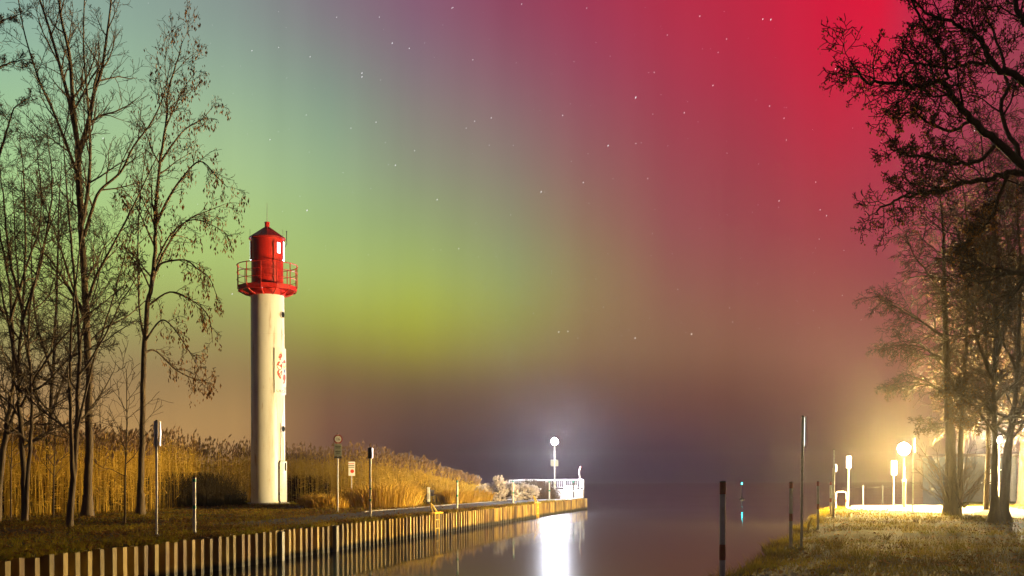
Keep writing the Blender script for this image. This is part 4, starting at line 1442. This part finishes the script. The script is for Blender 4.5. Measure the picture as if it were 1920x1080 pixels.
# --- leaning tree at the left edge
D = 30.5
T = Tree(41)
base = at(-6, 985, D); base.z = 0
for pl, dd, r0, c in (([(-6, 990), (2, 880), (16, 780), (26, 700), (22, 560), (0, 420), (-20, 300)], .3, .11, 9),
                      ([(14, 800), (40, 740), (70, 690), (110, 620)], -.5, .05, 7),
                      ([(20, 600), (50, 500), (80, 400), (70, 250)], .5, .05, 8),
                      ([(-10, 330), (10, 260), (30, 200), (60, 180)], .2, .05, 8),
                      ([(-40, 60), (0, 40), (20, 30), (50, 20)], .2, .04, 8),
                      ([(-60, 160), (0, 125), (30, 112), (62, 108)], .2, .04, 8),
                      ([(-20, 300), (-40, 150), (-60, 20), (-60, -100)], .3, .06, 6)):
    T.limb(tr(pl, D, dd), r0, .008, BUSHY, cnt=c, t0=.2, ratio=.28, lvl=2, jag=.01)
T.finish('leaning_tree', (base.x, D, 0), 'leaning bare tree cut by the left edge of the picture', group=G_L)

# --- bushy tree farther back on the left
D = 39.0
T = Tree(47)
base = at(88, 958, D); base.z = 0
for pl, dd, r0, c in (([(88, 965), (92, 850), (100, 700), (108, 560), (112, 420), (118, 300)], .5, .11, 14),
                      ([(92, 820), (60, 700), (40, 560), (30, 430), (25, 330)], -.6, .06, 12),
                      ([(95, 780), (130, 680), (165, 590), (190, 500), (205, 420)], .6, .05, 12),
                      ([(100, 700), (70, 600), (60, 480), (70, 360)], 1, .05, 12)):
    T.limb(tr(pl, D, dd), r0, .010, BUSHY, cnt=c, t0=.2, ratio=.26, lvl=2, jag=.01)
T.finish('bushy_tree', (base.x, D, 0), 'dense bushy tree farther back between the leftmost trunks', group=G_L, bark='bark_dark', twig='twig_dark')

# --- thin saplings
def sapling(px, by, top, seed, label, spread=.5, P=None, r=.032, group='thin saplings on the left bank', cnt=14, t0=.32):
    D = F / (by - 903); T = Tree(seed)
    b = at(px, by, D); H = 1 + (903 - top) / F * D
    T.limb([(b.x, D, -.2), (b.x + .01, D, H * .3), (b.x + .04, D + .05, H * .65), (b.x + .05, D, H)], r, .008, P or ASH | dict(max=4, n=(6, 5, 5, 5), ang=40), cnt=cnt, t0=t0, ratio=spread, lvl=2, sides=7)
    T.trunk.f or T.trunk.v
    T.finish('sapling', (b.x, D, 0), label, 'sapling', group)
sapling(234, 980, 690, 51, 'thin straight sapling between the ash and the leafy tree', .36)
sapling(100, 968, 740, 53, 'small twiggy sapling behind the slim double stem', .40, BUSHY | dict(max=4, n=(7, 6, 5, 4)), .03)
sapling(20, 966, 700, 59, 'small twiggy sapling at the far left among the trunks', .42, BUSHY | dict(max=4, n=(7, 6, 5, 4)), .03)
sapling(185, 958, 700, 57, 'thin sapling right behind the tall fanning tree', .40, BUSHY | dict(max=4, n=(6, 6, 5, 4)), .028)

# --- big near tree on the right whose limbs hang into the picture
T = Tree(61)
NX, ND = 8.6, 14.2
f_ = Vector((NX - .3, ND - .1, 4.2))
T.limb([(NX, ND, -.3), (NX - .02, ND, 1.5), (NX - .1, ND, 3.0), f_, (NX - .35, ND - .1, 6.2), (NX - .1, ND, 9), (NX + .2, ND + .3, 12)], .42, .12, OAK, cnt=0, sides=14, jag=.015)
ND2 = 13.4
for pl, dd, r0, c, st in (([(1990, 350), (1920, 311), (1863, 268), (1812, 229), (1773, 185), (1758, 161), (1735, 158), (1707, 167), (1668, 159), (1618, 159), (1587, 152), (1562, 117)], -1.2, .062, 18, 4.2),
                      ([(1985, 190), (1902, 142), (1867, 134), (1839, 89), (1820, 66), (1797, 58), (1758, 39), (1720, 30), (1690, -10)], -.4, .055, 16, 5.6),
                      ([(1855, 122), (1808, 124), (1769, 130), (1727, 124), (1690, 118), (1660, 95)], -1.4, .024, 12, None),
                      ([(1758, 161), (1762, 125), (1745, 90), (1715, 50), (1690, 0), (1685, -40)], -.4, .026, 11, None),
                      ([(1867, 272), (1828, 307), (1773, 309), (1734, 299), (1700, 297), (1668, 290), (1645, 280)], -.8, .028, 14, None),
                      ([(1990, 345), (1920, 332), (1890, 327), (1836, 342), (1781, 350), (1742, 366), (1707, 366), (1672, 373), (1640, 385), (1612, 405)], .3, .05, 18, 4.3),
                      ([(1990, 525), (1920, 515), (1880, 516), (1849, 512), (1800, 470), (1780, 430)], 1.2, .05, 9, 3.2),
                      ([(1985, 60), (1920, 40), (1900, -20), (1870, -80)], .6, .07, 10, 6.3),
                      ([(1812, 229), (1770, 250), (1730, 235), (1690, 215), (1655, 225)], -.6, .022, 11, None),
                      ([(1920, 311), (1880, 220), (1885, 150), (1860, 60), (1800, -40)], .8, .032, 12, None),
                      ([(1890, 327), (1860, 400), (1830, 440), (1790, 470)], .8, .026, 11, None)):
    q = tr([(1920 - (1920 - x_) * .90 if x_ < 1920 else x_, y_) for x_, y_ in pl], ND2, dd)
    if st:
        q = [Vector((NX - .3, ND - .1, st))] + q
    T.limb(q, r0, .010, OAK, cnt=c, t0=.20 if not st else .3, ratio=.15 if len(pl) > 7 else .24, lvl=2, sides=8, jag=.012)
T.hang_leaves(.6, .019, 1.7, (1, 2), .03)
T.finish('overhanging_tree', (NX, ND, 0), 'dark twisted limbs of a big tree reaching in from the upper right', group='trees on the right bank', bark='bark_dark', twig='twig_dark', leafm='deadleaf')

# --- tree clump on the mid right
D = 31.8
T = Tree(71)
bx0 = at(1783, 970, D); gz = right_h(bx0.x, D)
T.trunk.tube([Vector((bx0.x, D, gz - .3)), Vector((bx0.x, D, gz + .02)), Vector((bx0.x, D, gz + .35)), Vector((bx0.x, D, gz + .8))], [.32, .26, .21, .185], 12, False)
for pl, dd, r0, c in (([(1783, 985), (1783, 900), (1781, 800), (1776, 700), (1774, 600), (1772, 500), (1770, 420), (1760, 330)], .3, .20, 18),
                      ([(1797, 985), (1800, 900), (1804, 800), (1810, 700), (1815, 600), (1818, 480), (1812, 380), (1800, 300)], -.6, .10, 17),
                      ([(1774, 640), (1735, 610), (1700, 590), (1668, 572), (1645, 565)], -.5, .04, 10),
                      ([(1776, 700), (1740, 660), (1700, 650), (1660, 655)], .6, .03, 9),
                      ([(1773, 560), (1745, 520), (1715, 480), (1700, 440)], .4, .035, 10),
                      ([(1778, 740), (1740, 725), (1700, 720), (1665, 730)], .2, .025, 9),
                      ([(1783, 790), (1755, 800), (1725, 795)], -.6, .02, 6)):
    T.limb(tr(pl, D, dd), r0, .010, BIRCH, cnt=c + 4, t0=.30, ratio=.22 if r0 > .09 else .46, lvl=2, sides=9, jag=.008)
# shoots from the stool
for k in range(44):
    a = R(U(-75, 75)); b = Vector((bx0.x + U(-.2, .35), D + U(-.2, .2), gz + .2)); hh = U(.8, 2.0)
    e_ = b + Vector((math.sin(a) * hh * .8, U(-.5, .5), math.cos(a) * hh + .2))
    T.limb([b, b.lerp(e_, .5) + Vector((0, 0, .1)), e_], .016, .006, ASH | dict(max=4, n=(4, 4, 3, 3)), cnt=5, t0=.3, ratio=.35, lvl=3, sides=4)
T.hang_leaves(.28, .020, 1.5, (1, 1), .06)
T.finish('clump_tree', (bx0.x, D, gz), 'thick trunked tree clump with root shoots beside the pale path', group='trees on the right bank', leafm='birchleaf')

# --- twin trunk on the right
D = 26.0
T = Tree(83)
b1 = at(1866, 985, D); gz = right_h(b1.x, D)
for bx in (at(1865, 985, D), at(1882, 985, D + .4)):
    T.trunk.tube([Vector((bx.x, bx.y, gz - .3)), Vector((bx.x, bx.y, gz + .02)), Vector((bx.x, bx.y, gz + .25)), Vector((bx.x, bx.y, gz + .6))], [.26, .20, .13, .09], 10, False)
for pl, dd, r0, c in (([(1864, 990), (1865, 900), (1866, 830), (1864, 760), (1866, 680), (1872, 560), (1868, 440), (1850, 330), (1840, 220)], .4, .095, 22),
                      ([(1880, 985), (1884, 920), (1890, 850), (1898, 800), (1906, 740), (1912, 640), (1915, 520), (1910, 400), (1905, 260)], .5, .13, 22),
                      ([(1866, 815), (1845, 790), (1825, 760), (1805, 740), (1780, 720)], -.5, .035, 9),
                      ([(1865, 800), (1840, 800), (1815, 790), (1790, 785)], .4, .025, 8),
                      ([(1866, 720), (1840, 660), (1825, 600), (1810, 520), (1815, 440)], .5, .05, 12),
                      ([(1899, 800), (1920, 760), (1950, 700), (1980, 620)], .3, .05, 10),
                      ([(1866, 690), (1890, 600), (1895, 500), (1885, 420)], -.5, .05, 12),
                      ([(1908, 700), (1880, 640), (1860, 560), (1850, 480)], -.6, .04, 12)):
    T.limb(tr(pl, D, dd), r0, .010, BIRCH | dict(up=(.05, .05, .02, -.02, -.02)), cnt=c + 4, t0=.28, ratio=.22 if r0 > .09 else .44, lvl=2, sides=9, jag=.006)
T.hang_leaves(.45, .022, 1.5, (1, 2), .06)
T.finish('twin_trunk_tree', (b1.x, D, gz), 'twin trunked tree right of the tree clump with the lamp between its stems', group='trees on the right bank', leafm='birchleaf')

# --- thick lit trunk at the right border
D = 50.0
T = Tree(91)
b1 = at(1925, 960, D); gz = right_h(b1.x, D)
T.trunk.tube([Vector((b1.x, D, gz - .3)), Vector((b1.x, D, gz + .3)), Vector((b1.x, D, gz + 1.5)), Vector((b1.x + .05, D, gz + 3))], [.5, .40, .34, .3], 12, False)
T.limb([(b1.x + .05, D, gz + 2.9), (b1.x, D, gz + 5), (b1.x - .2, D, gz + 8), (b1.x, D, gz + 11)], .3, .03, BIRCH, cnt=20, t0=.0, ratio=.30, lvl=1, sides=9)
T.hang_leaves(.6, .035, 1.4, (1, 2), .05)
T.finish('border_tree', (b1.x, D, gz), 'thick pale lit trunk with leafy crown at the right border', group='trees on the right bank', leafm='birchleaf')

# --- trees behind the lamps on the right
for px, D, H, sd, lab in ((1862, 38, 10.5, 105, 'tall hazy tree rising behind the twin trunks'), (1848, 36, 9.0, 107, 'tall hazy tree rising behind the thick trunked clump'), (1925, 34, 10.5, 109, 'tall twiggy tree just off the right border')):
    T = Tree(sd); b = at(px, 955, D); gz = right_h(b.x, D)
    T.limb([(b.x, D, gz - .3), (b.x + .1, D, gz + H * .35), (b.x, D, gz + H * .7), (b.x + .1, D, gz + H)], .10, .015, BIRCH, cnt=16, t0=.22, ratio=.34, lvl=1, sides=8, jag=.01)
    T.hang_leaves((.05 if D > 50 else .30), .022, 1.4, (1, 1), .05)
    T.finish('background_tree', (b.x, D, gz), lab, group='trees on the right bank', leafm='birchleaf')

# pale shrub by the pier
def shrub(loc, rx, ry, h, n, m, label, name='pale_shrub', seed=5):
    rr = random.Random(seed)
    e = empty(name, loc, label=label, cat='shrub')
    tw = MB(); lf = MB()
    clumps = []
    for _ in range(46):
        a = rr.uniform(0, 2 * PI); q = math.sqrt(rr.random())
        c = Vector((math.cos(a) * q * rx, math.sin(a) * q * ry, h * rr.uniform(.25, .95) * (1 - .45 * q * q)))
        clumps.append((c, rr.uniform(.14, .28)))
        tw.tube([(c.x * .15, c.y * .15, 0), (c.x * .5, c.y * .5, c.z * .6), c], [.02, .014, .008], 4, False)
    for _ in range(n):
        c, r = clumps[rr.randrange(len(clumps))]
        d = Vector((rr.gauss(0, 1), rr.gauss(0, 1), rr.gauss(0, 1))).normalized() * r * rr.uniform(.5, 1.05)
        p = c + d
        if p.z < .03: continue
        n1 = Vector((rr.uniform(-1, 1), rr.uniform(-1, 1), rr.uniform(-1, 1))).normalized() * rr.uniform(.04, .09); n2 = n1.orthogonal() * .55
        i = len(lf.v)
        for q in (p - n1, p + n2, p + n1, p - n2): lf.v.append(tuple(q))
        lf.f.append((i, i+1, i+2, i+3))
    tw.build('stems', M['twig'], e); lf.build('foliage', m, e)
D = 57.5
shrub(Vector(((935 - 960) / F * D - .1, D, 0)), 1.05, .8, 1.25, 3600, M['palebush'], 'pale flowering looking shrub lit white by the pier lamp')
shrub(Vector(((985 - 960) / F * 60, 60, 0)), .7, .6, .95, 1900, M['palebush'], 'small pale shrub right of the slim banded post', seed=9)
dark_growth(Vector(((1005 - 960) / F * 62, 62, 0)), .9, .7, .95, 2600, 'dark reddish bush between the pale shrub and the pier', m=M['twig'], name='dark_bush', cat='bush', group=None)
dark_growth(Vector(((1030 - 960) / F * 62.5, 62.5, 0)), .6, .5, .6, 1300, 'low dark bush at the left end of the pier deck', m=M['twig'], name='dark_bush', cat='bush', group=None)
dark_growth(Vector(((1000 - 960) / F * 66, 66, 0)), 1.2, .7, 1.1, 2600, 'dark bush behind the railing left of the pier lamp', m=M['dark_growth'], name='dark_bush', cat='bush', group=None)

# grey harbour shed behind the right trees
D = 62.0
x0, x1 = at(1780, 0, D).x, at(1906, 0, D).x
sh = empty('harbour_shed', (x0, D, -.25), label='plain grey harbour shed behind the right bank trees', cat='shed')
Wd = x1 - x0
mb = MB(); mb.box(0, Wd, 0, 4, -.3, 2.5); mb.build('wall', M['shed'], sh)
mb = MB(); mb.box(-.15, Wd + .15, -.2, 4.2, 2.503, 2.66); bevel(mb.build('roof', M['roof_tile'], sh), .02)
dd_ = mb = MB(); mb.box(Wd * .25, Wd * .25 + .95, -.03, -.003, 0.02, 2.05); dd_ = mb.build('door', M['dark'], sh)
mb = MB(); mb.box(Wd * .25 + .8, Wd * .25 + .86, -.06, -.031, 1.0, 1.12); mb.build('handle', M['galv'], dd_)
mb = MB(); mb.box(Wd * .6, Wd * .6 + .8, -.03, -.003, 1.0, 1.8); ww_ = mb.build('window', M['white_plain'], sh)
mb = MB(); mb.box(Wd * .6 + .06, Wd * .6 + .74, -.034, -.031, 1.06, 1.74); mb.build('pane', M['glass_dark'], ww_)

# ----------------------------------------------------------------------------- stars, far beyond the air of the scene
STARS = [(851,15,1),(1104,16,1),(739,80,2),(771,90,1.4),(682,136,2),(682,143,2),(585,105,1.3),(578,393,2.4),(744,309,1.8),(1195,184,3.2),(1143,274,2.4),(1058,217,1.5),
         (1017,360,2.2),(1096,343,1.6),(1316,32,1.6),(1434,38,2.2),(1449,39,2.6),(1366,75,1.3),(1340,162,1.7),(1286,213,1.4),(1446,201,1.5),(1473,224,1.3),(1463,379,1.6),(1552,407,1.6),
         (1540,396,1.2),(822,374,1.6),(924,221,1.3),(708,228,1.3),(476,93,1.4),(509,260,1.3),(437,549,1.8),(164,237,2),(196,256,2),(862,466,1),(890,112,1),(1255,67,1),(1350,100,1),
         (1230,137,1),(1195,270,.9),(1532,344,1),(1477,265,.9),(1298,628,1.6),(1192,635,1.4),(1049,623,1.5),(1066,622,1.2),(1217,336,.9),(982,8,1.2),(715,31,1),(635,31,1),(853,14,1.2),
         (661,239,1),(577,214,.9),(893,227,1),(877,240,.8),(780,282,.9),(526,87,1),(1612,120,1.6),(1570,132,1.3),(1722,197,1.5),(1857,100,1.5),(1830,249,1.3)]
rs = random.Random(3)
for _ in range(260):
    STARS.append((rs.uniform(20, 1700), rs.uniform(0, 650), rs.uniform(.05, .5) ** 1.3))
DS = 4000.0
mb = MB()
for px, py, s_ in STARS:
    c = at(px, py, DS)
    a = Vector((.42, 0, .9)) * (1.0 * s_ ** .8 + .22) * DS / F
    w_ = Vector((.9, 0, -.42)) * (.40 * s_ ** .7 + .07) * DS / F
    n_ = Vector((0, 1, 0)) * w_.length
    i = len(mb.v)
    for q in (c + a, c - a, c + w_, c - w_, c + n_, c - n_):
        mb.v.append(tuple(q))
    for (u1, u2) in ((2, 4), (4, 3), (3, 5), (5, 2)):
        mb.f.append((i, i + u1, i + u2)); mb.f.append((i + 1, i + u2, i + u1))
tag(mb.build('stars', M['star']), 'short bright star trails scattered over the night sky', 'stars', kind='stuff')

# ----------------------------------------------------------------------------- night mist that glows round the lamps
if HAZE_DENSITY > 0:
    hm = bpy.data.materials.new('night_mist'); hm.use_nodes = True
    n, l = hm.node_tree.nodes, hm.node_tree.links
    n.clear()
    pv = n.new('ShaderNodeVolumePrincipled')
    pv.inputs['Color'].default_value = (.92, .92, .95, 1); pv.inputs['Density'].default_value = HAZE_DENSITY
    pv.inputs['Anisotropy'].default_value = 0.88
    ou = n.new('ShaderNodeOutputMaterial'); l.new(pv.outputs[0], ou.inputs['Volume'])
    mb = MB(); mb.box(-950, 950, -80, 950, -4.5, 24)
    o = mb.build('haze', hm); tag(o, 'thin night mist over the harbour', 'mist', kind='stuff')
